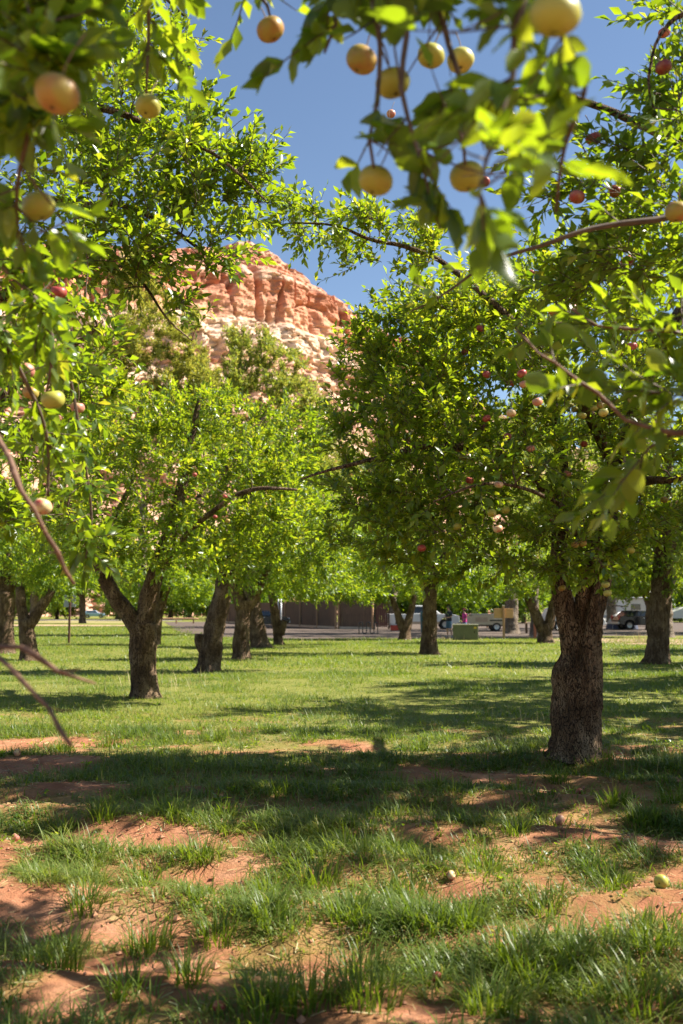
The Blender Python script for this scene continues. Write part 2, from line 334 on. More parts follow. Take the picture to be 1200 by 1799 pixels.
# ------------------------------------------------------------------ cliff
def cells(x, y, seed):
    x0, y0 = np.floor(x), np.floor(y); best = np.full(x.shape, 9.); sec = np.full(x.shape, 9.); hid = np.zeros(x.shape); z = np.zeros(x.shape)
    for i in (-1, 0, 1):
        for j in (-1, 0, 1):
            cx, cy = x0+i, y0+j; jx = _hash(cx, cy, z, seed)*.45+.5; jy = _hash(cx, cy, z+1, seed)*.45+.5
            d = np.hypot(cx+jx-x, cy+jy-y); h = _hash(cx, cy, z+2, seed); m = d < best
            sec = np.where(m, best, np.minimum(sec, d)); hid = np.where(m, h, hid); best = np.where(m, d, best)
    return hid, sec-best
def build_cliff():
    S = np.concatenate([np.linspace(-330, -130, 50)[:-1], np.linspace(-130, 150, 300)[:-1], np.linspace(150, 240, 22)]); Vv = np.linspace(0, 1, 240)
    s, v = np.meshgrid(S, Vv)
    P0 = np.array([-65.2, 380.]); dr = np.array([.8, .6]); nm = np.array([.6, -.8])
    # skyline from (photo x, photo y)
    kx = [-400, 0, 215, 340, 468, 508, 565, 580, 595, 620, 660, 680, 720, 780, 900, 1200]
    ky = [470, 440, 428, 428, 421, 436, 468, 474, 500, 527, 549, 573, 600, 640, 760, 900]
    Xs = P0[0]+dr[0]*S; Ys = P0[1]+dr[1]*S
    pxs = 600+F*Xs/Ys
    top = CAMZ+(1073-np.interp(pxs, kx, ky))*(Ys+22)/F
    top = top+1.2*fbm(S*.12, 0, 0, 5, 3)
    T = np.repeat(top[None], len(Vv), 0)
    h = v*T
    # depth profile by absolute bed height, tilted down to the right
    bed = (h+.10*(s-40)*0+ (150-T)*.35)/150.
    kb = [0, .2, .4, .55, .65, .72, .77, .785, .80, .92, .93, .945, .955, .97, .975, 1.0, 1.1]
    kd = [-95, -62, -38, -22, -13, -8, -4, -1, 0, 2.5, 6, 7.5, 11, 12, 15, 20, 26]
    d = np.interp(bed, kb, kd)
    talus = sstep(.80, .72, bed)
    cr = np.abs(fbm(s*.055, h*.006, 0, 41, 4)); crack = sstep(.10, .0, cr)
    lump = fbm(s*.07, h*.085, 2, 43, 5)
    bl = np.abs(fbm(s*.16, h*.12, 2, 44, 3))
    butt = fbm(s*.030, h*.004, 6, 47, 3)
    strat = fbm(s*.01, h*.55, 1, 51, 3)*(.7+.65*sstep(.9, .95, bed)+.9*talus)
    d = d-butt*9*(1-.4*talus)+crack*4.5*(1-talus)-lump*5*talus-(1-2*np.abs(fbm(s*.09, h*.02, 8, 46, 3)))*3*talus-strat*1.3-fbm(s*.3, h*.25, 4, 53, 3)*1.6
    wx, wy = s+3*fbm(s*.08, h*.08, 0, 81, 2), h+3*fbm(s*.08, h*.08, 5, 82, 2)
    c1, e1 = cells(wx*.045, wy*.018, 91); c2, e2 = cells(wx*.11, wy*.13, 92); c3, e3 = cells(wx*.26, wy*.34, 93)
    d = d-(c1*2.6-sstep(.07, 0, e1)*2.2)*(1-talus)-(c2*2.3-sstep(.08, 0, e2)*2.0)*(.12+.88*talus)-(c3*.8-sstep(.10, 0, e3)*.7)*(.4+.6*talus)
    off = np.array([P0[0]+dr[0]*s-nm[0]*d, P0[1]+dr[1]*s-nm[1]*d])
    V = np.stack([off[0], off[1], h], 2)
    # plateau going back
    back = V[-1].copy(); back[:, 0] -= nm[0]*160; back[:, 1] -= nm[1]*160; back[:, 2] -= 6
    V = np.concatenate([V, back[None]]); nr, nc = V.shape[:2]
    ii = np.arange(nr-1)[:, None]*nc+np.arange(nc-1)[None]
    Fc = np.stack([ii, ii+1, ii+nc+1, ii+nc], 2).reshape(-1, 4)
    bedv = np.concatenate([bed+.012*fbm(s*.05, h*.05, 0, 61, 3), bed[-1:]])
    me = make_mesh('sandstone_cliff', V.reshape(-1, 3), [Fc], bedv.ravel(), smooth=False, tname='bed')
    m, n, b, N, L = newmat('layered_sandstone')
    a = N('Attribute'); a.attribute_name = 'bed'; tc = N('TexCoord')
    ns = N('TexNoise'); ns.inputs['Scale'].default_value = .09; ns.inputs['Detail'].default_value = 9; ns.inputs['Roughness'].default_value = .6; L(tc.outputs['Object'], ns.inputs[0])
    ad = N('Math'); ad.operation = 'MULTIPLY_ADD'; ab = N('Math'); ab.operation = 'MULTIPLY'; ab.inputs[1].default_value = .9; L(a.outputs['Fac'], ab.inputs[0]); ad.inputs[1].default_value = .09; L(ns.outputs[0], ad.inputs[0]); L(ab.outputs[0], ad.inputs[2])
    r = N('ValToRGB')
    red = (.54, .245, .15); red2 = (.44, .18, .105); pale = (.63, .44, .32); cream = (.66, .49, .36); pink = (.56, .33, .225)
    ramp(r, [(.05, pink), (.2, pale), (.3, pink), (.42, pale), (.5, pink), (.57, cream), (.63, pink), (.67, cream), (.735, cream), (.752, (.60, .33, .21)), (.82, red), (.86, red2),
             (.875, pale), (.89, red), (.92, pink), (.94, red2), (.97, pink)])
    L(ad.outputs[0], r.inputs[0])
    mp = N('Mapping'); mp.inputs['Scale'].default_value = (.25, .25, 1.2); L(tc.outputs['Object'], mp.inputs[0])
    n2 = N('TexNoise'); n2.inputs['Scale'].default_value = .5; n2.inputs['Detail'].default_value = 8; L(mp.outputs[0], n2.inputs[0])
    r2 = N('ValToRGB'); ramp(r2, [(.34, (.55, .45, .40)), (.5, (.95, .92, .9)), (.7, (1, 1, 1))]); L(n2.outputs[0], r2.inputs[0])
    mu = N('Mix'); mu.data_type = 'RGBA'; mu.blend_type = 'MULTIPLY'; mu.inputs[0].default_value = .8; L(r.outputs[0], mu.inputs[6]); L(r2.outputs[0], mu.inputs[7])
    L(mu.outputs[2], b.inputs['Base Color']); b.inputs['Roughness'].default_value = .95; b.inputs['Specular IOR Level'].default_value = .1
    bp = N('Bump'); bp.inputs['Strength'].default_value = .8; bp.inputs['Distance'].default_value = 1.5; L(n2.outputs[0], bp.inputs['Height']); L(bp.outputs[0], b.inputs['Normal'])
    tag(link('sandstone_cliff', me, m), 'red and cream layered sandstone cliff rising behind the orchard', None, None, 'structure')
build_cliff()

# ------------------------------------------------------------------ apples (positions are needed before the crowns)
APPLES = [  # x, y, diameter in photograph pixels, colour, label
 (100,165,78,'orange','big blurred orange yellow apple in the dark leaves at the upper left'),
 (260,187,45,'yellow','pale yellow apple hanging alone on a thin stem against the upper left leaves'),
 (68,362,58,'yellow','yellow apple half hidden by dark leaves below the big orange one'),
 (475,52,50,'orange','orange apple with a few dark leaves hanging alone in the blue sky'),
 (975,26,92,'yellow','largest blurred yellow apple cut by the top edge of the view'),
 (660,317,62,'yellow','round pale yellow apple, lower left tip of the hanging cluster'),
 (820,310,60,'yellow','yellow green apple with a small red one behind its right side'),
 (635,105,55,'orange','orange yellow apple at the left side of the hanging cluster'),
 (757,98,50,'yellow','yellow apple shaded by leaves near the top middle of the hanging cluster'),
 (690,146,62,'yellow','tall yellow apple beside the hanging stem of the top cluster'),
 (809,106,48,'green','dull green yellow apple behind the blurred leaves of the top cluster'),
 (93,702,40,'yellow','yellow apple with a faint blush, largest of the four clustered at the left'),
 (45,652,32,'rosy','pale rosy apple at the top of the left cluster of four'),
 (54,690,28,'orange','orange blushed apple touching the yellow one in the left cluster'),
 (136,716,24,'rosy','small pink white apple at the right end of the left cluster'),
 (75,890,33,'blush','cream apple with a red cheek hanging lowest on the left branch'),
 (40,160,24,'rosy','small rosy apple just left of the big blurred orange one'),
 (47,228,17,'red','small pinkish red apple under the big blurred orange one'),
 (103,513,28,'red','red cheeked apple among the bright leaves at the middle left'),
 (98,648,17,'rosy','tiny rosy apple above the left cluster of four'),
 (1190,372,42,'orange','orange apple cut by the right edge of the view'),
 (690,224,22,'red','dark pink apple hanging below the tall yellow one'),
 (687,200,16,'rosy','small pink apple tucked above the dark pink one in the top cluster'),
 (851,319,20,'red','small red apple peeping out behind the yellow green one'),
 (962,241,22,'orange','orange red apple hanging under the long bare branch in the sky'),
 (1042,243,27,'red','bright red apple hanging under the long branch at the upper right'),
 (1167,57,22,'red','red apple at the top of the column along the upper right edge'),
 (1166,118,30,'dark','dark red shaded apple in the leaves at the upper right edge'),
 (1162,183,18,'red','small red apple at the lower tip of the upper right sprig'),
 (1014,346,28,'red','red apple hanging in the sky gap below the long branch'),
 (1080,336,24,'red','red apple right of the sky gap, beside a thin twig'),
 (1102,459,24,'red','red apple at the crown top, below the sky at the right'),
 (1148,498,18,'orange','dull orange apple at the right crown top near the big limb'),
 (1177,536,13,'red','small red apple right beside the big leaning limb'),
 (933,480,14,'red','small red apple on the sunlit crown top, alone'),
 (975,546,23,'red','largest red apple high in the middle of the right crown'),
 (1006,542,18,'rosy','rosy apple next to the largest red one in the right crown'),
 (970,567,17,'dark','dark red apple just below the largest red one'),
 (990,582,16,'orange','orange apple in the shade below the rosy one'),
 (844,577,14,'red','red apple of a pair on the sunlit left side of the right crown'),
 (856,581,11,'orange','small orange apple touching the red one on the sunlit crown side'),
 (817,619,13,'red','red apple farthest left on the upper crown, one of a pair'),
 (828,620,10,'orange','tiny orange apple right of the farthest left red one'),
 (855,658,15,'red','red apple alone in the leaves below the upper left pairs'),
 (917,656,17,'red','red apple heading the cluster of five in the crown centre'),
 (898,673,14,'red','red apple at the left of the cluster of five'),
 (920,675,16,'rosy','rosy apple directly beneath the head of the cluster of five'),
 (949,682,18,'blush','pink white cheeked apple at the right of the cluster of five'),
 (944,706,18,'rosy','rosy apple lowest of the cluster of five'),
 (946,612,12,'dark','dark red apple in shade above the cluster of five'),
 (960,625,15,'orange','dull orange apple behind blurred leaves above the cluster of five'),
 (1067,684,18,'orange','pale orange apple under the reddish blurred twig'),
 (1112,701,17,'blush','cream and red apple hanging in front of the big leaning limb'),
 (1060,725,17,'green','yellow green apple lowest in the bunch by the big limb'),
 (1056,712,15,'orange','orange apple on top of the yellow green one by the limb'),
 (1044,717,14,'green','green apple left in the bunch by the big limb'),
 (1023,730,15,'yellow','shaded yellow apple hanging lowest left of the limb bunch'),
 (1010,719,13,'green','shaded green apple above the shaded yellow one'),
 (1002,712,12,'green','small green apple at the left end of the shaded three'),
 (898,726,17,'blush','flat pink and cream apple on a pale twig in the crown centre'),
 (855,735,15,'red','red apple at the left of the mid crown group of four'),
 (871,726,10,'blush','small bright pink apple in the mid crown group of four'),
 (851,751,14,'dark','dark red apple lowest in the mid crown group of four'),
 (829,731,10,'rosy','small rosy apple at the left end of the mid crown group'),
 (892,767,15,'dark','brownish red apple in deep shade at mid crown'),
 (932,788,15,'rosy','rosy apple with a yellow base hanging over dark leaves'),
 (942,733,10,'dark','tiny dark red apple below the cluster of five'),
 (1026,780,13,'red','vivid red apple beside the upper trunk'),
 (806,788,13,'red','red apple at the left edge of the crown, above a yellow one'),
 (813,804,13,'yellow','yellow apple just below the left edge red one'),
 (997,832,13,'rosy','rosy apple in front of the left stem of the trunk'),
 (1107,833,15,'orange','orange apple right of the upper trunk on a curved twig'),
 (825,844,14,'red','red apple in the lower left crown shade'),
 (876,851,16,'blush','red and cream apple catching sun in the lower crown'),
 (852,835,9,'dark','tiny dark apple left of the red and cream one'),
 (803,867,12,'orange','orange apple at the lower left crown'),
 (864,901,16,'yellow','cream yellow apple at the left of a lower pair'),
 (888,896,15,'yellow','yellow apple at the right of a lower pair'),
 (997,907,12,'green','small green apple in front of the left stem'),
 (967,915,11,'dark','brown shaded apple left of the left stem'),
 (875,929,17,'blush','pink cheeked apple with a sunlit top, lowest of the lower three'),
 (804,925,15,'yellow','yellow apple hanging at the bottom left of the crown'),
 (935,937,11,'orange','small orange apple hanging low at mid crown'),
 (741,963,15,'red','rosy red apple hanging alone far left under the crown'),
 (1066,935,12,'orange','orange apple in front of the right stem'),
 (1010,957,14,'orange','orange apple at the left of a pair between the two stems'),
 (1024,955,14,'orange','orange apple at the right of a pair between the two stems'),
 (1010,983,10,'green','small green apple below the pair between the stems'),
 (1061,992,13,'orange','orange apple low on the front of the right stem'),
 (1108,967,14,'yellow','pale yellow apple hanging right of the trunk'),
 (987,1033,13,'orange','orange apple in front of the bark at the trunk fork'),
 (1064,1027,14,'green','yellow green apple, upper of two beside the trunk fork'),
 (1067,1042,14,'green','yellow green apple, lower of two beside the trunk fork'),
 (1104,865,10,'dark','small shaded apple right of the upper trunk'),
 (1167,878,13,'orange','blurred orange apple in the crown right of the trunk'),
 (1192,883,10,'orange','tiny orange apple at the right edge of the view'),
 (1084,620,16,'orange','orange apple below the reddish blurred twig end at the right'),
 (1110,608,18,'red','red apple hidden behind the blurred brown twig at the right'),
 (342,834,11,'red','vivid red apple beside the dark limb of the left forked tree'),
 (378,908,12,'red','red apple low in the crown of the left forked tree'),
 (400,915,8,'orange','tiny orange apple next to the low red one of the left forked tree'),
 (395,872,8,'red','tiny red apple above the low red one in the left forked tree'),
]
APOS = []
for px, py, dia, col, lab in APPLES:
    real = .078 if dia >= 40 else .072
    D = real*F/dia
    if px < 420 and py > 800 and dia < 20: D = 14.9
    APOS.append((at(px, py, D), real/2))

# ------------------------------------------------------------------ trees
LEAF4 = np.array([[0, 0, 0], [-.235, .48, .085], [0, .5, .0], [.235, .48, .085], [0, 1, -.10]])
LEAF4F = [(0, 3, 2), (0, 2, 1), (1, 2, 4), (2, 3, 4)]
LEAF2 = np.array([[0, 0, 0], [-.23, .48, .07], [0, 1, -.06], [.23, .48, .07]]); LEAF2F = [(0, 3, 2), (0, 2, 1)]
def near_leaf_meshes():
    out = []; rg = np.random.default_rng(77)
    for k in range(10):
        curl = rg.uniform(-.05, .35); fold = rg.uniform(.08, .35); wd = rg.uniform(.24, .31); tw = rg.uniform(-.4, .4)
        ts = [0, .12, .3, .5, .7, .88, 1]; ws = [0, .55, .95, 1., .78, .38, 0]
        V = []; Fq = []; prev = None
        for t, q in zip(ts, ws):
            z = -curl*t*t; half = wd*q; a = tw*t; wig = .03*math.sin(t*14+k)
            if q == 0: row = [len(V)]; V.append((0, t, z))
            else:
                row = [len(V), len(V)+1, len(V)+2]
                V += [(-half*math.cos(a), t, z+half*fold*2-half*math.sin(a)+wig), (0, t, z), (half*math.cos(a), t, z+half*fold*2+half*math.sin(a)-wig)]
            if prev:
                if len(prev) == 1: Fq += [(prev[0], row[1], row[0]), (prev[0], row[2], row[1])]
                elif len(row) == 1: Fq += [(prev[0], prev[1], row[0]), (prev[1], prev[2], row[0])]
                else: Fq += [(prev[0], prev[1], row[1], row[0]), (prev[1], prev[2], row[2], row[1])]
            prev = row
        # petiole
        V = np.array(V, float)
        tri = [f for f in Fq if len(f) == 3]; qd = [f for f in Fq if len(f) == 4]
        me = make_mesh('leaf', V, [tri, qd], np.full(len(V), [.05, .2, .3, .4, .5, .6, .65, .7, .8, .35][k]))
        me.materials.append(M['leaf']); out.append(me)
    return out
LEAFMESH = near_leaf_meshes()

def norm(v): return v/np.maximum(np.linalg.norm(v, axis=-1, keepdims=True), 1e-9)

def bark_disp(seed, amp=.12, twist=.5, extra=None):
    def f(P, D, th, rr):
        s = np.concatenate([[0], np.cumsum(np.linalg.norm(np.diff(P, axis=0), axis=1))])
        a = th[None]+twist*s[:, None]
        k = 3.2
        rid = 1-2*np.abs(fbm(np.cos(a)*k, np.sin(a)*k, s[:, None]*1.1+seed, seed, 3))
        big = fbm(np.cos(a)*1.1, np.sin(a)*1.1, s[:, None]*1.7+seed, seed+9, 3)
        fine = fbm(np.cos(a)*9, np.sin(a)*9, s[:, None]*7, seed+5, 2)
        o = rr*(amp*.55*rid+amp*1.3*big+amp*.35*fine)
        if extra is not None: o = o+extra(P, D, th, rr, s)
        return o
    return f

def tree(name, label, base, trunk, limbs, lobes, ntar, ntw, nleaf, leaf_len=.075, tw_len=.26, leaf_kind=4, leafm='leaf', bark='bark',
         group=None, seed=1, indiv=0, cat='apple tree', fine=True, extra=None, branch_r=.010, twig_sides=3, up=.25, sides=24, tintbias=0., leafk=1., amp=.19):
    rg = np.random.default_rng(seed)
    base = np.asarray(base, float)
    root = tag(empty(name, base), label, cat, group)
    # trunk and limbs
    nodes, nrad = [], []
    tp, tr = resample(np.array(trunk[0], float), np.array(trunk[1], float), .042 if fine else .08)
    # root flare
    z0 = tp[:, 2]-tp[0, 2]; tr = tr*(1+(.38 if amp < .21 else .55)*np.exp(-z0/.12))
    V, Fq, caps = tube_raw(tp, tr, sides*2 if fine else 14, bark_disp(seed, amp if fine else .18, twist=.5 if amp < .21 else 1.1, extra=extra))
    me = make_mesh('trunk', V-base, [Fq, [caps[1]]]); link('trunk', me, M[bark], root)
    nodes.append(tp[len(tp)//2:]); nrad.append(tr[len(tr)//2:])
    leafy = []
    for lm in limbs:
        P, r = np.array(lm[0], float), np.array(lm[1], float)
        p, q = resample(P, r, .05 if fine else .12)
        thick = q.max() > .05
        wob = np.stack([fbm(np.arange(len(p))*.13, lm[2] if False else k, 0, seed+3*k+1, 2) for k in range(3)], 1)*.03*min(1, q.max()/.05)
        p = p+wob*np.linspace(0, 1, len(p))[:, None]
        opt = lm[2] if len(lm) > 2 else {}
        spur = opt.get('mat') == 'twig_red'
        if spur: q = q*(1+.22*fbm(np.arange(len(q))*.6, seed, 0, 3, 3)+.35*(rg.random(len(q)) < .12)); p = p+rg.normal(size=p.shape)*.003
        V, Fq, caps = tube_raw(p, q, (sides if thick else 8) if fine else 8, bark_disp(seed+7, .16) if thick else None)
        Fl_ = [Fq, caps[:1], caps[1:]]
        if spur:
            for i_ in range(3, len(p)-1, 2):
                if rg.random() < .6:
                    a_ = p[i_]; d_ = norm(norm(p[i_+1]-p[i_])*.7+norm(rg.normal(size=3))); l_ = rg.uniform(.012, .06)
                    V2, F2, c2 = tube_raw([a_, a_+d_*l_*.6, a_+d_*l_*.8+[0, 0, .004], a_+d_*l_], [q[i_]*.5, q[i_]*.3, q[i_]*.42, q[i_]*.1], 6); Fl_ += [F2+len(V), np.array(c2)[1:]+len(V)]; V = np.concatenate([V, V2])
        o = link(opt.get('name', 'limb'), make_mesh('limb', V-base, Fl_), M[opt.get('mat', bark)], root)
        if opt.get('nodes', True): nodes.append(p[len(p)//4:]); nrad.append(q[len(q)//4:])
        if opt.get('leafy'): leafy.append((p, q, opt['leafy']*leafk))
    N0 = np.concatenate(nodes); R0 = np.concatenate(nrad)
    # targets in the crown lobes
    wts = np.array([l[2] if len(l) > 2 else 1. for l in lobes]); wts = wts/wts.sum()
    which = rg.choice(len(lobes), ntar, p=wts)
    dirs = norm(rg.normal(size=(ntar, 3))); rad = rg.random(ntar)**.42
    cs = np.array([l[0] for l in lobes])[which]
    rs = np.array([l[1] if np.ndim(l[1]) else (l[1],)*3 for l in lobes], float)[which]
    tg = cs+dirs*rad[:, None]*rs
    tg = tg[tg[:, 2] > base[2]+.9]
    start = tp[-1]; tg = tg[np.argsort(np.linalg.norm(tg-start, axis=1))]
    cap = len(N0)+len(tg)*8+10
    NA = np.zeros((cap, 3)); RA = np.zeros(cap); nn = len(N0); NA[:nn] = N0; RA[:nn] = R0
    bv, bf, bn = [], [], 0
    ts_, td_, tl_ = [], [], []
    ctr = cs.mean(0) if len(cs) else start
    for t in tg:
        dv = NA[:nn]-t; cost = np.linalg.norm(dv, axis=1)+.5*np.maximum(dv[:, 2], 0)
        i = int(np.argmin(cost)); a = NA[i]; ln = np.linalg.norm(t-a)
        if ln < .06: continue
        mid = (a+t)/2+np.array([0, 0, up*ln*.4])+rg.normal(size=3)*ln*.10
        m = max(3, min(8, int(ln/.12)+2)); u = np.linspace(0, 1, m)[:, None]
        p = (1-u)**2*a+2*u*(1-u)*mid+u*u*t
        p[1:-1] += rg.normal(size=(m-2, 3))*ln*.02
        r0 = min(RA[i]*.75, branch_r*(.55+ln)); r = np.linspace(r0, min(.0035, r0), m)
        Vb, Fb, _ = tube_raw(p, r, 4 if r0 < .02 else 6)
        bv.append(Vb); bf.append(Fb+bn); bn += len(Vb)
        k = m-1; NA[nn:nn+k] = p[1:]; RA[nn:nn+k] = r[1:]; nn += k
        c = max(2, int(rg.poisson(ntw*max(.6, min(1.6, ln/.5))))); uu = rg.uniform(.25, 1, c); uu[0] = 1
        seg = np.clip((uu*(m-1)).astype(int), 0, m-2); fr = uu*(m-1)-seg
        ts_.append(p[seg]+(p[seg+1]-p[seg])*fr[:, None]); tan = norm(p[seg+1]-p[seg])
        outw = norm(t-ctr)
        td_.append(norm(tan*.7+rg.normal(size=(c, 3))*.6+outw*.35+np.array([0, 0, up]))); tl_.append(tw_len*rg.uniform(.45, 1.3, c))
    for p, q, dens in leafy:
        ln = np.linalg.norm(np.diff(p, axis=0), axis=1).sum(); c = int(ln*dens); m = len(p)
        uu = rg.uniform(.05, 1, c); seg = np.clip((uu*(m-1)).astype(int), 0, m-2)
        ts_.append(p[seg]); tan = norm(p[seg+1]-p[seg]); td_.append(norm(tan*.5+rg.normal(size=(c, 3))*.7)); tl_.append(tw_len*rg.uniform(.3, .9, c))
    ts, td, tl = np.concatenate(ts_), np.concatenate(td_), np.concatenate(tl_)
    # keep twigs of other trees' limbs clear of the lens
    ok = np.linalg.norm(ts-np.array([0, 0, CAMZ]), axis=1) > 1.15
    ts, td, tl = ts[ok], td[ok], tl[ok]
    # twig tubes (bent, three-sided), all at once
    n = len(ts); bend = norm(np.cross(td, rg.normal(size=(n, 3))))*.15
    a1 = norm(np.cross(td, np.array([.3, .5, .8]))); b1 = np.cross(td, a1)
    if twig_sides:
        rings = []
        for u, r in ((0, .0032), (.55, .0024), (1., .0012)):
            c = ts+td*(tl*u)[:, None]+bend*(tl*u*u)[:, None]
            for k in range(3): rings.append(c+(a1*math.cos(k*2.094)+b1*math.sin(k*2.094))*r*(leaf_len/.075))
        TV = np.stack(rings, 1).reshape(-1, 3); o = np.arange(n)[:, None]*9
        f = [(i*3+k, i*3+(k+1) % 3, i*3+3+(k+1) % 3, i*3+3+k) for i in range(2) for k in range(3)]
        TF = (o[:, None]+np.array(f)[None]).reshape(-1, 4)
        bv.append(TV); bf.append(TF+bn); bn += len(TV)
    tag(link('branches', make_mesh('branches', np.concatenate(bv)-base, [x for x in bf]), M['twig'], root), kind='stuff')
    # leaves
    cnt = rg.poisson(nleaf, n)+2; idx = np.repeat(np.arange(n), cnt); N = len(idx)
    k = np.arange(N)-np.repeat(np.cumsum(cnt)-cnt, cnt)
    u = np.clip((k+.6)/cnt[idx]+rg.normal(size=N)*.05, .05, 1.)
    ps = ts[idx]+td[idx]*(tl[idx]*u)[:, None]+bend[idx]*(tl[idx]*u*u)[:, None]
    ang = k*2.4+rg.uniform(0, 6.28, n)[idx]+rg.normal(size=N)*.4
    spread = rg.uniform(.5, 1.15, N)*(1.25-.75*u)
    ld = norm(td[idx]*np.cos(spread)[:, None]+(a1[idx]*np.cos(ang)[:, None]+b1[idx]*np.sin(ang)[:, None])*np.sin(spread)[:, None]+np.array([0, 0, -.12])+rg.normal(size=(N, 3))*.12)
    nrm = np.array([0, 0, 1.])+td[idx]*.35+rg.normal(size=(N, 3))*.5; nrm = norm(nrm-ld*(nrm*ld).sum(1)[:, None])
    sd_ = np.cross(ld, nrm); sc = leaf_len*rg.uniform(.55, 1.25, N)
    tint = np.clip(rg.normal(.45+tintbias, .2, N)+.12*noise3(ps[:, 0]*1.5, ps[:, 1]*1.5, ps[:, 2]*1.5, seed), 0, .93)
    tint = np.where(rg.random(N) < .006, 1., tint)
    # leaves do not grow through or right in front of the fruit
    keep = np.ones(N, bool); camp = np.array([0, 0, CAMZ])
    for ap, ar in APOS:
        v = ap-camp; d = np.linalg.norm(v); v = v/d
        q = ps+ld*sc[:, None]*.5-camp; al = q@v
        rr = np.linalg.norm(q-al[:, None]*v, axis=1)
        hit = (rr < ar*1.0+leaf_len*(.15 if d > 4 else .48)) & (al > d-(1.7 if d > 4 else 1.4)) & (al < d+ar)
        keep &= ~(hit & (rg.random(N) < (.9 if d > 4 else .97)))
    keep &= np.linalg.norm(ps-camp, axis=1) > 1.2
    ps, ld, nrm, sd_, sc, tint = [x[keep] for x in (ps, ld, nrm, sd_, sc, tint)]
    Rm = np.stack([sd_, ld, nrm], 1)
    sel = np.zeros(len(ps), bool)
    if indiv:
        px, py, dep = project(ps); inn = (px > -20) & (px < 1220) & (py > -20) & (py < 1820)
        size = np.where(inn, sc/dep, 0); order = np.argsort(-size)[:indiv]; order = order[size[order] > 0]; sel[order] = True
        for i in order:
            o = bpy.data.objects.new('leaf', LEAFMESH[rg.integers(10)]); C.objects.link(o); o.parent = root
            m = np.eye(4); m[:3, :3] = (Rm[i]*sc[i]*1.05).T; m[:3, 3] = ps[i]-base
            o.matrix_basis = Matrix(m.tolist())
    r = ~sel; LV, LF = (LEAF4, LEAF4F) if leaf_kind == 4 else (LEAF2, LEAF2F)
    Vl = ps[r][:, None]-base+np.einsum('kj,njc->nkc', LV, Rm[r])*sc[r][:, None, None]
    nl = len(Vl); kf = len(LV)
    Fl = (np.arange(nl)[:, None, None]*kf+np.array(LF)[None]).reshape(-1, 3)
    me = make_mesh('foliage', Vl.reshape(-1, 3), [Fl], np.repeat(tint[r], kf))
    tag(link('foliage', me, M[leafm], root), kind='stuff')
    return root

def pts(D, *l):   # pixel polyline with radii in pixels, D depth or per-point depth
    P, r = [], []
    for q in l:
        d = q[3] if len(q) > 3 else D
        P.append(at(q[0], q[1], d)); r.append(q[2]*d/F)
    return P, r
GZ = lambda p: float(gz(p[0], p[1]))
def grounded(tr):
    P, r = tr; P = [np.array(p) for p in P]; P[0][2] = GZ(P[0])-.06; return P, r
ORCH = 'apple trees of the orchard'

# B: the big gnarled tree on the right
D = 10.1
def bulge(P, D_, th, rr, s):
    h = P[:, 2][:, None]
    left = np.clip(-D_[..., 0]*.8-D_[..., 1]*.5, 0, 1)
    o = .11*np.exp(-((h-.86)/.17)**2)*left**1.5
    o = o+.05*np.exp(-((h-.45)/.25)**2)*left
    # long fold where the two stems have grown together
    ang = np.exp(-(((D_[..., 0]+.32)/.12)**2))*(D_[..., 1] < 0)
    o = o-.075*ang*sstep(.75, 1.2, h)
    hollow = np.exp(-(((D_[..., 0]+.15)/.28)**2))*(D_[..., 1] < 0)*np.exp(-((h-.52)/.16)**2)
    return o-.06*hollow
trunkB = grounded(pts(D, (1010, 1345, 39), (1013, 1270, 36), (1017, 1215, 34), (1021, 1160, 30), (1024, 1120, 27), (1034, 1060, 25), (1048, 1000, 23)))
limbsB = [pts(D, (1042, 1030, 24), (1056, 960, 21), (1066, 890, 19), (1080, 830, 17), (1110, 740, 16), (1140, 650, 14), (1180, 570, 13), (1240, 490, 10)),
          pts(D, (1008, 1165, 19), (998, 1110, 18), (989, 1060, 17), (981, 1000, 15), (984, 900, 13), (986, 800, 11), (965, 690, 8), (930, 590, 5)),
          pts(D, (984, 900, 9), (930, 830, 8, 9.7), (870, 797, 7, 9.4), (766, 780, 6, 9.2), (660, 806, 4, 9.0), (560, 830, 2, 8.9), (530, 840, 1.5, 8.9)),
          pts(D, (1080, 830, 10), (1020, 700, 9, 9.5), (940, 600, 7, 9.2), (840, 510, 5, 9.2), (749, 445, 4, 9.3), (660, 425, 3, 9.4), (590, 400, 2, 9.4), (500, 395, 1.5, 9.4)),
          pts(D, (1066, 900, 9), (1120, 850, 8, 9.2), (1170, 840, 6, 8.6), (1230, 830, 5, 8.3)),
          pts(D, (975, 690, 6), (880, 600, 5, 10.5), (780, 560, 4, 10.8), (700, 560, 3, 11)),
          pts(D, (1010, 940, 6), (1000, 900, 5, 9.0), (930, 860, 3.6, 8.4), (850, 850, 2.6, 8.0), (760, 880, 1.6, 7.8)),
          pts(D, (1060, 930, 10), (1085, 860, 9, 11), (1130, 780, 7, 12), (1180, 690, 5, 12.6))]
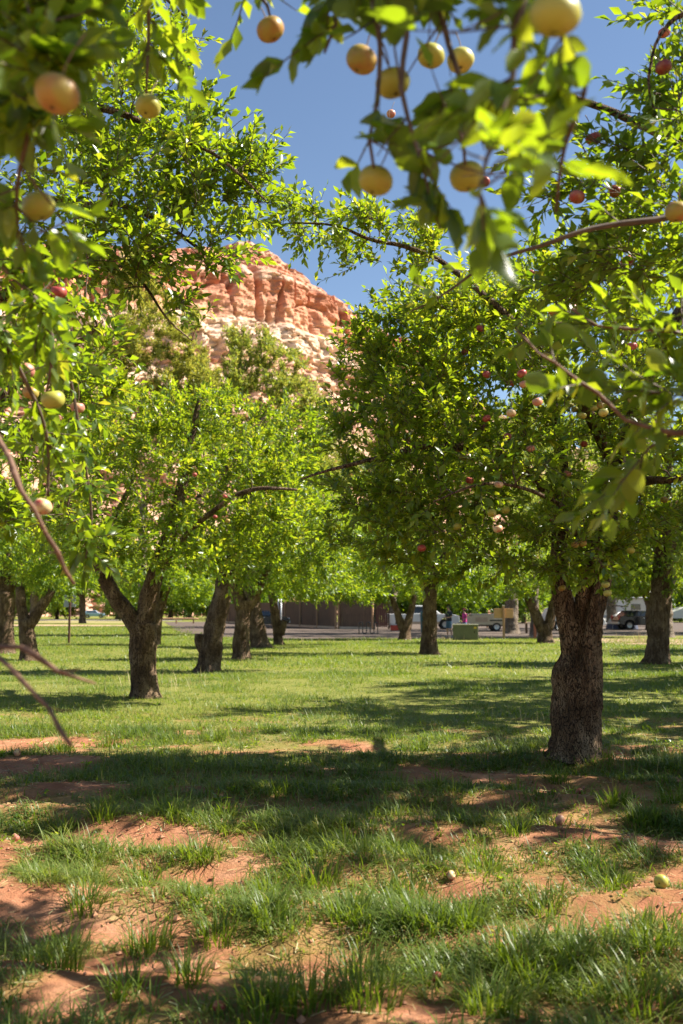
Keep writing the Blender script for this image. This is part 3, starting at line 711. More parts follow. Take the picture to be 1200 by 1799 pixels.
lobesB = [(at(930, 760, 9.6), (1.35, 1.6, 1.1), 3.2), (at(1040, 640, 9.2), (1.0, 1.4, .8), 2.2), (at(820, 590, 10), (.75, 1.2, .55), 2.6), (at(720, 620, 10.4), (.62, .9, .6), 1.9), (at(655, 640, 10.4), (.35, .6, .5), .7), (at(760, 715, 10.2), (.6, .8, .5), 1.3), (at(830, 800, 10.4), (.5, .7, .4), .7),
          (at(720, 800, 9.6), (.8, 1.2, .75), 1.6), (at(860, 900, 9), (.95, 1.2, .65), 1.6), (at(1130, 800, 9.4), (.6, 1.3, 1.0), 1.2), (at(660, 920, 9.6), (.6, .9, .42), .9),
          (at(1180, 620, 10), (.8, 1.6, .9), 1.0), (at(900, 510, 9.6), (.9, 1.0, .3), .9), (at(600, 405, 9.3), (.55, .5, .17), .38), (at(730, 430, 9.3), (.5, .5, .30), .45), (at(500, 375, 9.3), (.26, .3, .10), .08), (at(590, 455, 9.3), (.2, .3, .10), .07),
          (at(1130, 940, 9.6), (.6, 1.2, .4), .5), (at(640, 720, 10.2), (.4, .7, .45), .6), (at(1010, 960, 9.2), (.6, .9, .3), .5), (at(760, 970, 9.4), (.6, 1, .25), .5)]
treeB = tree('apple_tree', 'gnarled twisted apple tree with a bulging trunk and many red apples', trunkB[0][0]*[1, 1, 0]+np.array([0, 0, GZ(trunkB[0][0])]), trunkB, limbsB, [(c, (r[0]*1.06, r[1]*1.10, r[2]*1.05), w) for c, r, w in lobesB], 830, 10, 7, tintbias=.12, up=.4, amp=.23,
             group=ORCH, seed=11, indiv=260, extra=bulge, leaf_len=.088)
# A: forked tree on the left
D = 17.2
trunkA = grounded(pts(D, (256, 1230, 24), (254, 1180, 21), (251, 1130, 22), (250, 1095, 21)))
limbsA = [pts(D, (246, 1112, 17), (225, 1078, 14), (202, 1050, 13), (182, 1010, 12), (168, 965, 10), (140, 930, 9), (110, 890, 7), (90, 840, 5)),
          pts(D, (254, 1110, 18), (258, 1070, 16), (266, 1030, 15), (276, 1000, 13), (300, 930, 11), (322, 850, 10), (330, 790, 7), (350, 700, 4)),
          pts(D, (268, 1020, 7), (310, 960, 5, 16.5), (370, 900, 4, 16), (440, 860, 4, 15.6), (520, 860, 2, 15.5)),
          pts(D, (178, 1000, 6), (190, 930, 5, 17.4), (230, 850, 4, 17.8), (240, 760, 3, 18)),
          pts(D, (280, 990, 8), (300, 930, 7, 18), (400, 820, 5, 19), (470, 720, 3, 19.3))]
lobesA = [(at(280, 860, 16.8), (1.6, 1.8, 1.3), 3), (at(180, 800, 16.4), (1.2, 1.6, 1.3), 2), (at(420, 880, 16.6), (1.3, 1.5, 1.1), 2.2), (at(300, 730, 17), (1.3, 1.5, .6), 1.6),
          (at(480, 800, 17.4), (.9, 1.3, .9), 1.2), (at(110, 920, 16.6), (.9, 1.3, .8), 1), (at(390, 740, 18), (1.0, 1.3, .55), 1), (at(230, 960, 16), (1.2, 1.2, .5), 1), (at(350, 985, 16.2), (.9, 1.2, .4), .8), (at(470, 930, 16.5), (.9, 1.2, .6), .9)]
tree('apple_tree', 'apple tree forking low into two stout limbs, left of the sunny clearing', trunkA[0][0]*[1, 1, 0]+np.array([0, 0, GZ(trunkA[0][0])]), trunkA, limbsA, lobesA, 600, 8, 8, up=.4, leaf_kind=2, tintbias=.15,
     group=ORCH, seed=21, leaf_len=.10)

# L: tree outside the left edge whose limbs reach into the picture
base = np.array([-4.3, 6.2, 0]); base[2] = GZ(base)
trunkL = ([base+[0, 0, -.06], base+[.05, 0, .6], base+[.15, -.1, 1.3], base+[.2, -.2, 1.9]], [.27, .23, .22, .2])
tt = trunkL[0][-1]
def lim(*l): return l
def px_limb(start, r0, D, *l, **opt):
    P, r = pts(D, *l); return ([np.array(start)]+P, [r0]+r, opt)
limbsL = [px_limb(tt, .13, 6.6, (-120, 600, 22), (-40, 420, 14), (60, 355, 9), (145, 357, 5.5), (225, 360, 4.5), (320, 415, 3.5), (400, 480, 2)),
          px_limb(tt, .12, 6.3, (-150, 400, 20), (-30, 240, 14), (80, 190, 8), (180, 190, 6), (300, 240, 4), (400, 290, 2.5), (470, 350, 1.5)),
          px_limb(tt, .12, 7.2, (-200, 300, 22), (-60, 100, 14), (60, 60, 9), (160, 20, 6), (260, -20, 4), (330, 30, 2)),
          px_limb(tt, .10, 6.6, (-100, 640, 16), (0, 520, 10), (90, 450, 5), (180, 440, 4), (240, 480, 3), (300, 560, 1.5), (340, 600, 1)),
          px_limb(tt, .09, 6.0, (-80, 760, 16), (20, 680, 9), (100, 620, 5), (180, 560, 3)),
          px_limb(tt, .09, 5.5, (-100, 800, 14), (-20, 760, 9), (60, 770, 5), (110, 830, 3), (120, 900, 1.5)),
          # long limb that comes forward over the photographer's left shoulder
          px_limb(tt, .12, 3, (-400, 100, 40, 4.4), (-180, -150, 30, 3.2), (-40, -120, 18, 2.6), (60, -80, 10, 2.4), (190, -60, 6, 2.6), (330, -60, 4, 2.7), (440, -40, 3, 2.7), leafy=6),
          px_limb(at(20, -110, 2.5), .012, 2.2, (30, 20, 6, 2.2), (60, 100, 5, 2.1), (52, 220, 5, 2.1), (30, 330, 4, 2.2), (35, 450, 3, 2.4), leafy=34, mat='twig'),
          px_limb(at(75, -80, 2.4), .010, 2, (85, 10, 5, 2.0), (70, 90, 4, 1.9), (85, 150, 3, 1.8), leafy=32, mat='twig'),
          px_limb(at(250, -60, 2.65), .007, 2.8, (262, 30, 4), (260, 110, 3.2), (258, 165, 2.4), leafy=18, mat='twig'),
          px_limb(at(440, -40, 2.7), .006, 2.6, (455, -10, 4), (470, 10, 3), (475, 28, 2.4), leafy=16, mat='twig'),
          px_limb(at(-180, -150, 3.2), .02, 3, (-140, 200, 10, 3.2), (-60, 380, 8, 3.2), (10, 470, 5, 3.2), (60, 520, 4, 3.2), (90, 600, 3.5, 3.3), (80, 690, 2.5, 3.4), leafy=34, mat='twig'),
          px_limb(at(-60, 380, 3.2), .012, 3.8, (-20, 560, 6, 3.5), (30, 640, 4, 3.7), (80, 760, 3.4, 3.9), (85, 870, 2.4, 4.0), leafy=26, mat='twig'),
          px_limb(at(-20, 560, 3.5), .010, 4, (20, 600, 4, 3.7), (110, 640, 3.4, 4.2), (140, 760, 3, 4.4), (160, 900, 2.4, 4.6), (150, 980, 1.5, 4.6), leafy=24, mat='twig'),
          px_limb(at(-220, 620, 3.0), .02, 2.6, (-60, 720, 6, 2.6), (0, 780, 5, 2.5), (35, 860, 4.6, 2.45), (85, 940, 3.4, 2.5), (130, 1020, 3, 2.6), nodes=False, mat='twig_red', name='bare_twig'),
          px_limb(at(-260, 1000, 2.8), .02, 2.3, (-80, 1120, 4.5, 2.3), (0, 1138, 4.5, 2.25), (60, 1152, 4.4, 2.2), (100, 1178, 3.6, 2.2), (165, 1202, 1.6, 2.25), nodes=False, mat='twig_red', name='bare_twig'),
          px_limb(at(-80, 1120, 2.3), .01, 2.2, (-10, 1150, 4, 2.2), (40, 1195, 3.8, 2.1), (85, 1250, 3.8, 2.05), (132, 1310, 3.6, 2.0), nodes=False, mat='twig_red', name='bare_twig')]
lobesL = [(at(220, 260, 6.5), (.75, .8, .62), 2.4), (at(350, 330, 6.6), (.46, .6, .34), 1.2), (at(120, 120, 6.8), (.8, .9, .7), 1.7), (at(90, 440, 6.2), (.6, .8, .5), 1.2), (at(230, 430, 6.5), (.5, .6, .26), .6),
          (at(60, 660, 5.6), (.55, .8, .5), 1.2), (at(250, 60, 7), (.35, .6, .35), .5), (at(330, 540, 6.5), (.22, .3, .18), .12), (at(390, 450, 6.5), (.26, .3, .14), .25), (at(440, 300, 6.6), (.2, .3, .25), .25), (at(60, 860, 5.2), (.3, .5, .4), .5),
          (base+[-.6, 0, 3.6], (1.7, 1.8, 1.4), 2.2), (base+[-.2, -1.8, 3.6], (1.2, 1.2, 1.0), .9)]
tree('apple_tree', 'apple tree outside the left edge, its leafy fruiting limbs reaching in from upper left', base, trunkL, limbsL, lobesL, 480, 8, 8, up=.4, leafk=1.35, group=ORCH, seed=33, indiv=300, leaf_len=.076)

# R: tree outside the right edge with the blurred hanging cluster
base = np.array([2.9, 3.2, 0]); base[2] = GZ(base)
trunkR = ([base+[0, 0, -.06], base+[.02, 0, .7], base+[-.05, .05, 1.5], base+[-.1, .1, 2.0]], [.24, .2, .19, .17])
tt = trunkR[0][-1]
limbsR = [px_limb(tt, .10, 5, (1400, 420, 22, 4.4), (1260, 290, 11, 4.8), (1140, 225, 7), (1050, 185, 6), (955, 158, 5), (860, 165, 3.5, 4.9), (740, 180, 2.2, 4.8)),
          px_limb(tt, .11, 2, (1500, -200, 50, 2.8), (1250, -330, 36, 2.1), (1000, -260, 22, 1.75), (820, -190, 16, 1.9), (650, -150, 9, 2.0), (560, -100, 5, 2.1), leafy=5),
          px_limb(at(640, -150, 2.0), .010, 2.1, (655, -20, 6), (668, 80, 5), (662, 180, 4), (650, 240, 3.4), (658, 290, 3), leafy=46, mat='twig'),
          px_limb(at(780, -170, 1.95), .010, 2.1, (770, -20, 6), (790, 80, 5.5), (820, 170, 5), (815, 240, 3.6), (818, 285, 3), leafy=40, mat='twig'),
          px_limb(at(700, -150, 2.0), .010, 2.0, (705, -20, 6), (715, 60, 5.5), (705, 150, 5), (735, 260, 3.6), (770, 400, 2.4), leafy=42, mat='twig'),
          px_limb(at(940, -240, 1.8), .010, 1.6, (935, -60, 8), (905, 40, 7), (900, 130, 6), (870, 220, 5), (840, 330, 3), (850, 400, 2), leafy=46, mat='twig'),
          px_limb(at(1000, -260, 1.75), .010, 1.7, (1010, -60, 8), (990, 60, 7), (1030, 140, 5), (990, 260, 4, 2.0), (975, 370, 3, 2.2), leafy=30, mat='twig'),
          px_limb(at(600, -120, 2.05), .008, 2.2, (585, -30, 5), (590, 40, 4), (570, 90, 2.4), leafy=30, mat='twig'),
          px_limb(tt, .07, 2.7, (1330, 720, 12, 2.7), (1220, 755, 4.5), (1150, 750, 3.6), (1095, 735, 3.6), (1045, 700, 3.8), (990, 662, 3), (940, 620, 2, 2.65), (900, 585, 2), leafy=34, mat='twig_red', name='reddish_branch'),
          px_limb(tt, .05, 3.2, (1300, 620, 9, 3.1), (1200, 590, 4), (1120, 578, 3.4), (1050, 570, 2.4), (1000, 545, 2), leafy=34, mat='twig_red', name='reddish_branch'),
          px_limb(tt, .06, 3.4, (1400, 520, 14, 3.2), (1260, 380, 8), (1150, 385, 5.5), (1060, 400, 4.5), (960, 430, 3.6), (815, 490, 2.4, 3.6), (720, 545, 1.5, 3.6), leafy=6, mat='twig'),
          px_limb(tt, .06, 4.2, (1420, 200, 14, 4.2), (1280, 40, 8), (1200, 20, 5), (1160, 60, 3), (1150, 140, 2.4), (1160, 190, 2), leafy=24)]
lobesR = [(at(1150, 330, 4.8), (.45, .6, .35), .62), (at(1010, 300, 4.8), (.3, .4, .22), .2), (at(1080, 480, 5), (.36, .6, .24), .6), (at(1190, 120, 4.5), (.2, .4, .4), .28), (at(1170, 420, 4.4), (.28, .5, .25), .3),
          (base+[.75, .4, 3.2], (1.4, 1.1, 1.0), 3.0), (base+[.6, -1.0, 3.2], (1.4, 1.4, .9), 2.6), (np.array([2.3, 3.0, 3.3]), (.9, .9, .5), .8), (np.array([2.35, 4.4, 3.1]), (.5, .6, .4), .45), (np.array([1.15, 2.15, 3.55]), (.5, .4, .3), .8), (np.array([.25, 2.2, 3.75]), (.55, .4, .3), .9), (np.array([1.6, 2.3, 3.6]), (.7, .7, .4), .5), (at(860, -420, 2.0)+[0, 0, .2], (.7, .5, .3), .7), (at(1150, 760, 2.8), (.14, .2, .12), .12)]  # out-of-frame lobes added to shade the hanging apples and near ground
tree('apple_tree', 'apple tree outside the right edge, its blurred yellow apples hanging across the top', base, trunkR, limbsR, lobesR, 500, 8, 8, leafk=.46, group=ORCH, seed=44, indiv=300, leaf_len=.074)
# the nearest ground is shaded by R's unseen crown lobes above
# mid and far orchard rows
def mid_tree(px, py, rpx, lab, D=None, fork=None, lobes=(), ntar=210, ntw=9, nleaf=7, leaf=.13, seed=5, lean=0, trunk_top=1060, kind=2, limbs=None, tb=.05, group=ORCH, nm='apple_tree', cat='apple tree', lm='leaf_far', bark='bark', fine=False, up=.25):
    D = D or gpt(px, py)[1]
    tr = grounded(pts(D, (px, py+2, rpx), (px+lean*.35, py+(trunk_top-py)*.4, rpx*.86), (px+lean, trunk_top, rpx*.78)))
    L = [pts(D, *l) for l in (limbs or [])]
    if not L:
        top = np.array([px+lean, trunk_top])
        for dx, dy in ((-60, -90), (50, -100), (10, -140)):
            s = 26./D
            L.append(pts(D, (top[0], top[1]+6, rpx*.6), (top[0]+dx*.5*s, top[1]+dy*.6*s, rpx*.45), (top[0]+dx*1.3*s, top[1]+dy*1.4*s, rpx*.22)))
    lobes = list(lobes)+[(a, min(b+ry*.9, 1045), rx*.8, 12) for a, b, rx, ry, *q in lobes if b > 930 and group == ORCH]
    lb = [(at(a, b, D+(q[0] if q else 0)), (rx*D/F, max(rx, ry)*.95*D/F, ry*D/F), rx*ry/2000.) for a, b, rx, ry, *q in lobes]
    b = tr[0][0].copy(); b[2] = GZ(b)
    return tree(nm, lab, b, tr, L, lb, ntar, ntw, nleaf, leaf_len=leaf, tw_len=leaf*3, leaf_kind=kind, leafm=lm, group=group, seed=seed, fine=fine, twig_sides=0 if D > 30 else 3, branch_r=.016, tintbias=tb, cat=cat, bark=bark, up=up)
mid_tree(364, 1178, 19, 'apple tree with a broken stub beside its leaning trunk, behind the forked tree', lean=38, trunk_top=1000, fine=True,
         lobes=[(470, 860, 110, 120), (520, 760, 90, 60), (430, 960, 90, 50), (540, 930, 80, 60), (390, 780, 90, 80), (560, 990, 60, 35), (350, 900, 80, 90)], ntar=380, ntw=9, leaf=.13, seed=51, limbs=[
         [(398, 1010, 14), (405, 950, 11), (430, 880, 8), (470, 800, 5)], [(392, 1030, 10), (440, 970, 7), (510, 900, 4)], [(362, 1150, 9), (352, 1130, 9), (351, 1114, 8)]])
mid_tree(424, 1155, 15, 'apple tree with a thick upright trunk, second of the dark trio by the clearing', lean=4, trunk_top=1055, limbs=[[(425, 1070, 12), (415, 1030, 9), (400, 980, 6)], [(430, 1075, 10), (450, 1040, 8), (475, 990, 5)]],
         lobes=[(480, 950, 90, 70), (560, 1000, 70, 40), (430, 990, 80, 45), (520, 880, 70, 60)], seed=52, tb=.12)
mid_tree(458, 1138, 16, 'apple tree leaning left with a wide dark trunk, third of the trio', lean=-14, trunk_top=1060,
         lobes=[(560, 960, 80, 60), (600, 1010, 60, 35), (500, 1000, 70, 38), (540, 880, 60, 60)], seed=53, tb=.15, leaf=.15)
mid_tree(490, 1133, 9, 'slim apple tree with a knobbly stub, right of the dark trio', lean=-10, trunk_top=1060, lobes=[(600, 970, 60, 60), (640, 1020, 60, 30), (550, 1015, 60, 30)], seed=54, ntar=120, leaf=.16,
         limbs=[[(482, 1070, 6), (474, 1030, 5), (480, 980, 3)], [(492, 1115, 7), (497, 1098, 6), (498, 1090, 6)]])
mid_tree(711, 1124, 11, 'twin stemmed apple tree standing before the white pickup', trunk_top=1090, lobes=[(670, 1010, 70, 45), (640, 960, 60, 60), (720, 1000, 70, 45), (600, 1030, 60, 22)], seed=55, leaf=.17, limbs=[
         [(707, 1105, 7), (698, 1075, 6), (688, 1045, 4)], [(715, 1105, 7), (722, 1075, 6), (730, 1045, 5)]])
mid_tree(754, 1146, 14, 'straight dark apple tree left of the two people', trunk_top=1035, lean=2, lobes=[(740, 970, 110, 60), (660, 940, 70, 80), (830, 990, 90, 45), (700, 880, 90, 60), (800, 1025, 80, 22)], seed=56, ntar=220, leaf=.15, fine=True, tb=-.05)
mid_tree(958, 1130, 13, 'short apple tree with a wide V fork, left of the gnarled trunk', trunk_top=1095, lobes=[(930, 1010, 90, 38), (880, 980, 80, 45), (990, 990, 70, 45), (850, 1020, 60, 22)], seed=57, leaf=.16, limbs=[
         [(953, 1108, 9), (938, 1070, 8), (925, 1045, 6)], [(963, 1105, 9), (972, 1065, 7), (980, 1035, 5)]])
treeJ = mid_tree(1153, 1166, 20, 'tall stout apple tree at the right edge behind the gnarled one', trunk_top=985, lean=12, lobes=[(1150, 900, 120, 80), (1100, 960, 70, 50), (1210, 980, 80, 60), (1160, 800, 110, 80), (1080, 1015, 50, 25), (1230, 850, 80, 80)], seed=58, ntar=260, leaf=.13, fine=True)
mid_tree(8, 1148, 17, 'apple tree with a reddish trunk cut by the left edge', trunk_top=1040, lean=4, lobes=[(20, 960, 90, 60), (-40, 920, 90, 80), (80, 1000, 60, 35)], seed=59, leaf=.14)
mid_tree(52, 1158, 15, 'dark apple tree with a V fork, second from the left edge', trunk_top=1088, lean=-6, lobes=[(60, 970, 80, 60), (110, 1010, 60, 35), (30, 900, 80, 70), (130, 940, 60, 50)], seed=60, leaf=.13, limbs=[
         [(44, 1100, 11), (38, 1065, 9), (36, 1030, 7)], [(50, 1100, 11), (70, 1070, 9), (92, 1035, 7)]])
mid_tree(272, 1108, 9, 'slanting apple tree seen between the forked trunk and the broken stub', D=44, trunk_top=1055, lean=14, lobes=[(290, 1010, 70, 35), (230, 1020, 60, 28), (330, 1025, 60, 25)], seed=61, ntar=120, leaf=.17)
mid_tree(145, 1086, 6, 'small distant tree on the lawn behind the sign', D=120, trunk_top=1050, lobes=[(150, 1020, 40, 22), (120, 1010, 30, 20), (185, 1015, 35, 20)], seed=62, ntar=90, leaf=.4, nm='shade_tree', cat='tree', group='distant trees')
mid_tree(1139, 1106, 5, 'thin tree beside the black car', D=78, trunk_top=1062, lobes=[(1110, 1030, 40, 24), (1150, 1020, 40, 26), (1085, 1020, 30, 20)], seed=63, ntar=90, leaf=.28, nm='shade_tree', cat='tree', group='distant trees', tb=.15)
for x, y, sc_, rz, lab in ((7.4, 9.0, 1.25, .6, 'apple tree of the next row outside the right edge, nearest'), (8.9, 14.5, 1.3, 2.2, 'apple tree of the next row outside the right edge, second'), (11, 21, 1.3, 3.9, 'apple tree of the next row outside the right edge, third'),
                        (14, 28, 1.25, 5.1, 'apple tree of the next row outside the right edge, fourth'), (17.5, 37, 1.2, 1.4, 'apple tree of the next row outside the right edge, fifth')):
    c = treeJ.copy(); C.objects.link(c); c.location = (x, y, float(gz(x, y))); c.scale = (sc_*1.15, sc_*1.15, sc_); c.rotation_euler = (0, 0, rz); c['label'] = lab
    for ch in treeJ.children:
        k = ch.copy(); C.objects.link(k); k.parent = c
# tall cottonwoods behind
mid_tree(899, 1115, 13, 'huge grey cottonwood trunk behind the wooden sign', D=66, trunk_top=1020, lobes=[(880, 850, 120, 110), (960, 760, 110, 110), (820, 780, 100, 90), (900, 600, 110, 90), (880, 500, 60, 40)], seed=71, ntar=200, ntw=10, leaf=.30, nm='cottonwood_tree', cat='cottonwood', bark='bark_grey', lm='leaf_cotton', group='tall cottonwoods')
mid_tree(250, 1090, 8, 'tall feathery yellow green cottonwood before the cliff, behind the forked tree', D=95, trunk_top=900, lobes=[(250, 545, 62, 90), (225, 495, 45, 50), (300, 600, 60, 85), (345, 655, 40, 60), (340, 700, 60, 70), (150, 640, 60, 90), (200, 650, 70, 90), (320, 690, 60, 60), (250, 760, 110, 80), (170, 780, 80, 70), (230, 500, 30, 35)], seed=72, ntar=600, ntw=11, nleaf=9, leaf=.29, nm='cottonwood_tree', cat='cottonwood', bark='bark_grey', lm='leaf_cotton', group='tall cottonwoods', tb=.42, up=.8)
mid_tree(440, 1090, 7, 'slender feathery green tree rising before the cliff, left of the sky gap', D=62, trunk_top=900, lobes=[(430, 640, 40, 75), (490, 680, 50, 75), (465, 620, 22, 40), (400, 720, 60, 60), (540, 720, 45, 55), (470, 790, 100, 60), (560, 800, 50, 60), (425, 610, 20, 28)], seed=73, ntar=400, ntw=10, nleaf=9, leaf=.20, nm='cottonwood_tree', cat='cottonwood', bark='bark_grey', lm='leaf_cotton', group='tall cottonwoods', tb=.25, up=.8)
mid_tree(620, 1085, 7, 'round cottonwood crown closing the gap between the two orchard rows', D=90, trunk_top=980, lobes=[(610, 850, 80, 80), (650, 940, 90, 60), (570, 950, 80, 60), (680, 820, 50, 60)], seed=74, ntar=230, ntw=10, leaf=.34, nm='cottonwood_tree', cat='cottonwood', bark='bark_grey', lm='leaf_cotton', group='tall cottonwoods', tb=.1)
for px, D_, sc_, rz, lab in ((1170, 57, 1.1, .4, 'spreading cottonwood added to shade the lot, behind the stout tree at the right edge'), (1290, 68, 1.4, 1.7, 'spreading cottonwood outside the right edge, added to shade the lot'), (1075, 84, 1.3, 3.3, 'spreading cottonwood added to shade the lot, behind the white estate car'), (940, 60, .9, 4.1, 'cottonwood added to shade the lot, its crown over the V forked tree'), (690, 88, 1.2, 1.0, 'cottonwood with a hidden crown, added to shade the lot, behind the white pickup'), (560, 96, .9, 2.6, 'cottonwood added to shade the lot, behind the long brown fence')):
    src = [o for o in bpy.data.objects if o.get('label') == 'huge grey cottonwood trunk behind the wooden sign'][0]
    c = src.copy(); C.objects.link(c); p = at(px, 1080, D_); c.location = (p[0], p[1], 0); c.scale = (sc_*.7, sc_*.7, .62); c.rotation_euler = (0, 0, rz); c['label'] = lab  # copies added, mostly hidden, to cast shade over the gravel lot
    for ch in src.children:
        k = ch.copy(); C.objects.link(k); k.parent = c
mid_tree(1015, 1112, 11, 'second big cottonwood added to shade the lot, hidden behind the gnarled trunk', D=76, trunk_top=1020, lobes=[(1010, 860, 120, 110), (1080, 780, 90, 90), (1120, 900, 90, 70), (980, 700, 90, 90)], seed=76, ntar=180, ntw=10, leaf=.30, nm='cottonwood_tree', cat='cottonwood', bark='bark_grey', lm='leaf_cotton', group='tall cottonwoods')  # hidden tree put in for its shade on the lot
far0 = mid_tree(60, 1084, 8, 'far cottonwood behind the lawn at the left', D=150, trunk_top=1040, lobes=[(60, 960, 70, 60), (20, 990, 50, 45), (110, 985, 50, 45), (60, 910, 50, 40), (60, 1020, 90, 30), (20, 1050, 50, 20), (100, 1050, 50, 20)], seed=75, ntar=190, ntw=9, leaf=.55, nm='cottonwood_tree', cat='cottonwood', bark='bark_grey', lm='leaf_far', group='far cottonwoods')
for px, dd, s, rz, lab in ((-60, 165, 1.1, 1, 'far cottonwood outside the left edge beyond the road'), (210, 175, 1.05, 2, 'far cottonwood beyond the road between sign and forked trunk'), (330, 185, 1.15, 3, 'far cottonwood behind the leaning orchard trunk'),
                       (480, 190, 1.2, 4, 'far cottonwood above the dark wooden fence'), (570, 170, 1.0, 5, 'far cottonwood right behind the fence post'), (700, 160, 1.0, .5, 'far cottonwood behind the white pickup'),
                       (800, 150, .95, 1.5, 'far cottonwood behind the two people'), (985, 165, 1.1, 2.5, 'far cottonwood behind the white car'), (1090, 150, 1.0, 3.5, 'far cottonwood behind the caravan'), (1190, 160, 1.1, 4.5, 'far cottonwood at the right edge of the campground'), (1290, 150, 1.1, 5.5, 'far cottonwood outside the right edge')):
    c = far0.copy(); C.objects.link(c); p = at(px, 1080, dd); c.location = (p[0], p[1], 0); c.scale = (s, s, s*.95); c.rotation_euler = (0, 0, rz); c['label'] = lab
    for ch in far0.children:
        k = ch.copy(); C.objects.link(k); k.parent = c

bush0 = mid_tree(230, 1086, 3, 'round green bush beyond the road between the two left trunks', D=150, trunk_top=1075, lobes=[(230, 1062, 45, 20), (200, 1068, 30, 16), (262, 1066, 32, 17)], seed=81, ntar=110, ntw=8, leaf=.35, nm='bush', cat='bush', group='bushes beyond the lot', lm='leaf_far', tb=-.2)
for px, dd, s_, rz, lab in ((20, 165, 1.3, 1, 'bush beyond the road at the left edge'), (100, 178, 1.4, 2, 'bush beyond the road left of the sign post'), (300, 172, 1.5, 3, 'bush beyond the log rail'), (370, 168, 1.4, 4, 'bush behind the leaning trunk'), (440, 150, 1.4, 5, 'bush behind the left end of the long fence'),
        (660, 125, 1.3, .4, 'bush behind the gate'), (720, 130, 1.4, 1.4, 'bush behind the pickup cab'), (790, 118, 1.3, 2.4, 'bush behind the man in navy'), (850, 125, 1.4, 3.4, 'bush behind the beige trailer'), (920, 120, 1.2, 4.4, 'bush right of the cottonwood trunk'), (1040, 140, 1.5, 5.4, 'bush left of the caravan'), (1160, 130, 1.4, .9, 'bush right of the caravan'), (1240, 130, 1.4, 2.9, 'bush outside the right edge')):
    c = bush0.copy(); C.objects.link(c); p = at(px, 1080, dd); c.location = (p[0], p[1], 0); c.scale = (s_, s_, s_); c.rotation_euler = (0, 0, rz); c['label'] = lab
    for ch in bush0.children:
        k = ch.copy(); C.objects.link(k); k.parent = c

# ------------------------------------------------------------------ apples
def applemat(name, a, b_, mixpos):
    m, n, b, N, L = newmat(name)
    tc = N('TexCoord'); oi = N('ObjectInfo')
    ns = N('TexNoise'); ns.noise_dimensions = '4D'; ns.inputs['Scale'].default_value = .9; ns.inputs['Detail'].default_value = 3
    L(tc.outputs['Object'], ns.inputs['Vector']); mw = N('Math'); mw.operation = 'MULTIPLY'; mw.inputs[1].default_value = 40; L(oi.outputs['Random'], mw.inputs[0]); L(mw.outputs[0], ns.inputs['W'])
    r = N('ValToRGB'); ramp(r, [(mixpos-.12, a), (mixpos+.12, b_)]); L(ns.outputs[0], r.inputs[0])
    vo = N('TexVoronoi'); vo.inputs['Scale'].default_value = 9; L(tc.outputs['Object'], vo.inputs['Vector'])
    sp = N('ValToRGB'); ramp(sp, [(.0, (1, 1, 1)), (.06, (0, 0, 0))]); L(vo.outputs['Distance'], sp.inputs[0])
    mx = N('Mix'); mx.data_type = 'RGBA'; ml = N('Math'); ml.operation = 'MULTIPLY'; ml.inputs[1].default_value = .5; L(sp.outputs[0], ml.inputs[0]); L(ml.outputs[0], mx.inputs[0])
    L(r.outputs[0], mx.inputs[6]); mx.inputs[7].default_value = (.62, .5, .25, 1)
    L(mx.outputs[2], b.inputs['Base Color']); b.inputs['Roughness'].default_value = .42; b.inputs['Subsurface Weight'].default_value = .0
    b.inputs['Specular IOR Level'].default_value = .35
    return m
Y_, O_, RD, PK = (.37, .36, .065), (.40, .24, .07), (.34, .055, .05), (.50, .19, .15)
AM = {'yellow': applemat('yellow_apple', Y_, (.39, .29, .07), .64), 'orange': applemat('orange_apple', (.35, .29, .06), (.37, .17, .055), .54), 'green': applemat('green_apple', (.42, .42, .10), (.52, .45, .13), .5),
      'rosy': applemat('rosy_apple', (.58, .38, .18), PK, .46), 'red': applemat('red_apple', (.50, .24, .12), RD, .40), 'dark': applemat('dark_red_apple', (.32, .12, .06), (.22, .04, .035), .45), 'blush': applemat('blush_apple', (.62, .50, .26), (.45, .08, .07), .54)}
M['stem'] = mat('apple_stem', (.16, .10, .05), .7, .3, 20); M['calyx'] = mat('apple_calyx', (.09, .06, .035), .8, .3, 20)
def apple_profile():
    out = []
    for i in range(15):
        t = PI*i/14; r = math.sin(t)**.82; z = -math.cos(t)*.88
        if i > 11: z -= (i-11)*.13
        if i < 2: z += (2-i)*.07
        out.append((max(r*(1+.05*math.cos(t-2.1)), .001), z))
    return out
def apple_mesh(m, k):
    mb = MB().lathe(apple_profile(), 24); V = np.concatenate(mb.V)
    th = np.arctan2(V[:, 1], V[:, 0]); V[:, :2] *= (1+.025*np.cos(5*th+k)*(V[:, 2] < 0)+.02*np.cos(th*2+k))[:, None]
    me = bpy.data.meshes.new('apple'); me.from_pydata(V.tolist(), [], mb.F[4]); me.polygons.foreach_set('use_smooth', np.ones(len(me.polygons), bool)); me.materials.append(m); return me
AME = {c: [apple_mesh(m, 1.7*k) for k in range(3)] for c, m in AM.items()}
sm = MB().path([(0, 0, .55), (.03, .02, .9), (.12, .05, 1.25)], [.06, .05, .07], 6, .15); so = sm.build('stem', M['stem'], smooth=True); STEM = so.data; bpy.data.objects.remove(so)
sl = MB().path([(0, 0, .55), (.05, .02, 1.0), (.12, .10, 1.7), (.05, .22, 2.6), (-.15, .3, 3.6)], [.05, .045, .045, .05, .06], 6, .2); so = sl.build('stem', M['stem'], smooth=True); STEM_LONG = so.data; bpy.data.objects.remove(so)
cm = MB()
for k in range(5):
    a = k*2*PI/5; cm.add([(.05*math.cos(a+.6), .05*math.sin(a+.6), -.80), (.05*math.cos(a-.6), .05*math.sin(a-.6), -.80), (.13*math.cos(a), .13*math.sin(a), -.90)], [(0, 1, 2)])
cm.lathe([(.12, -.80), (.06, -.79), (.001, -.80)], 8); co = cm.build('calyx', M['calyx']); CALYX = co.data; bpy.data.objects.remove(co)
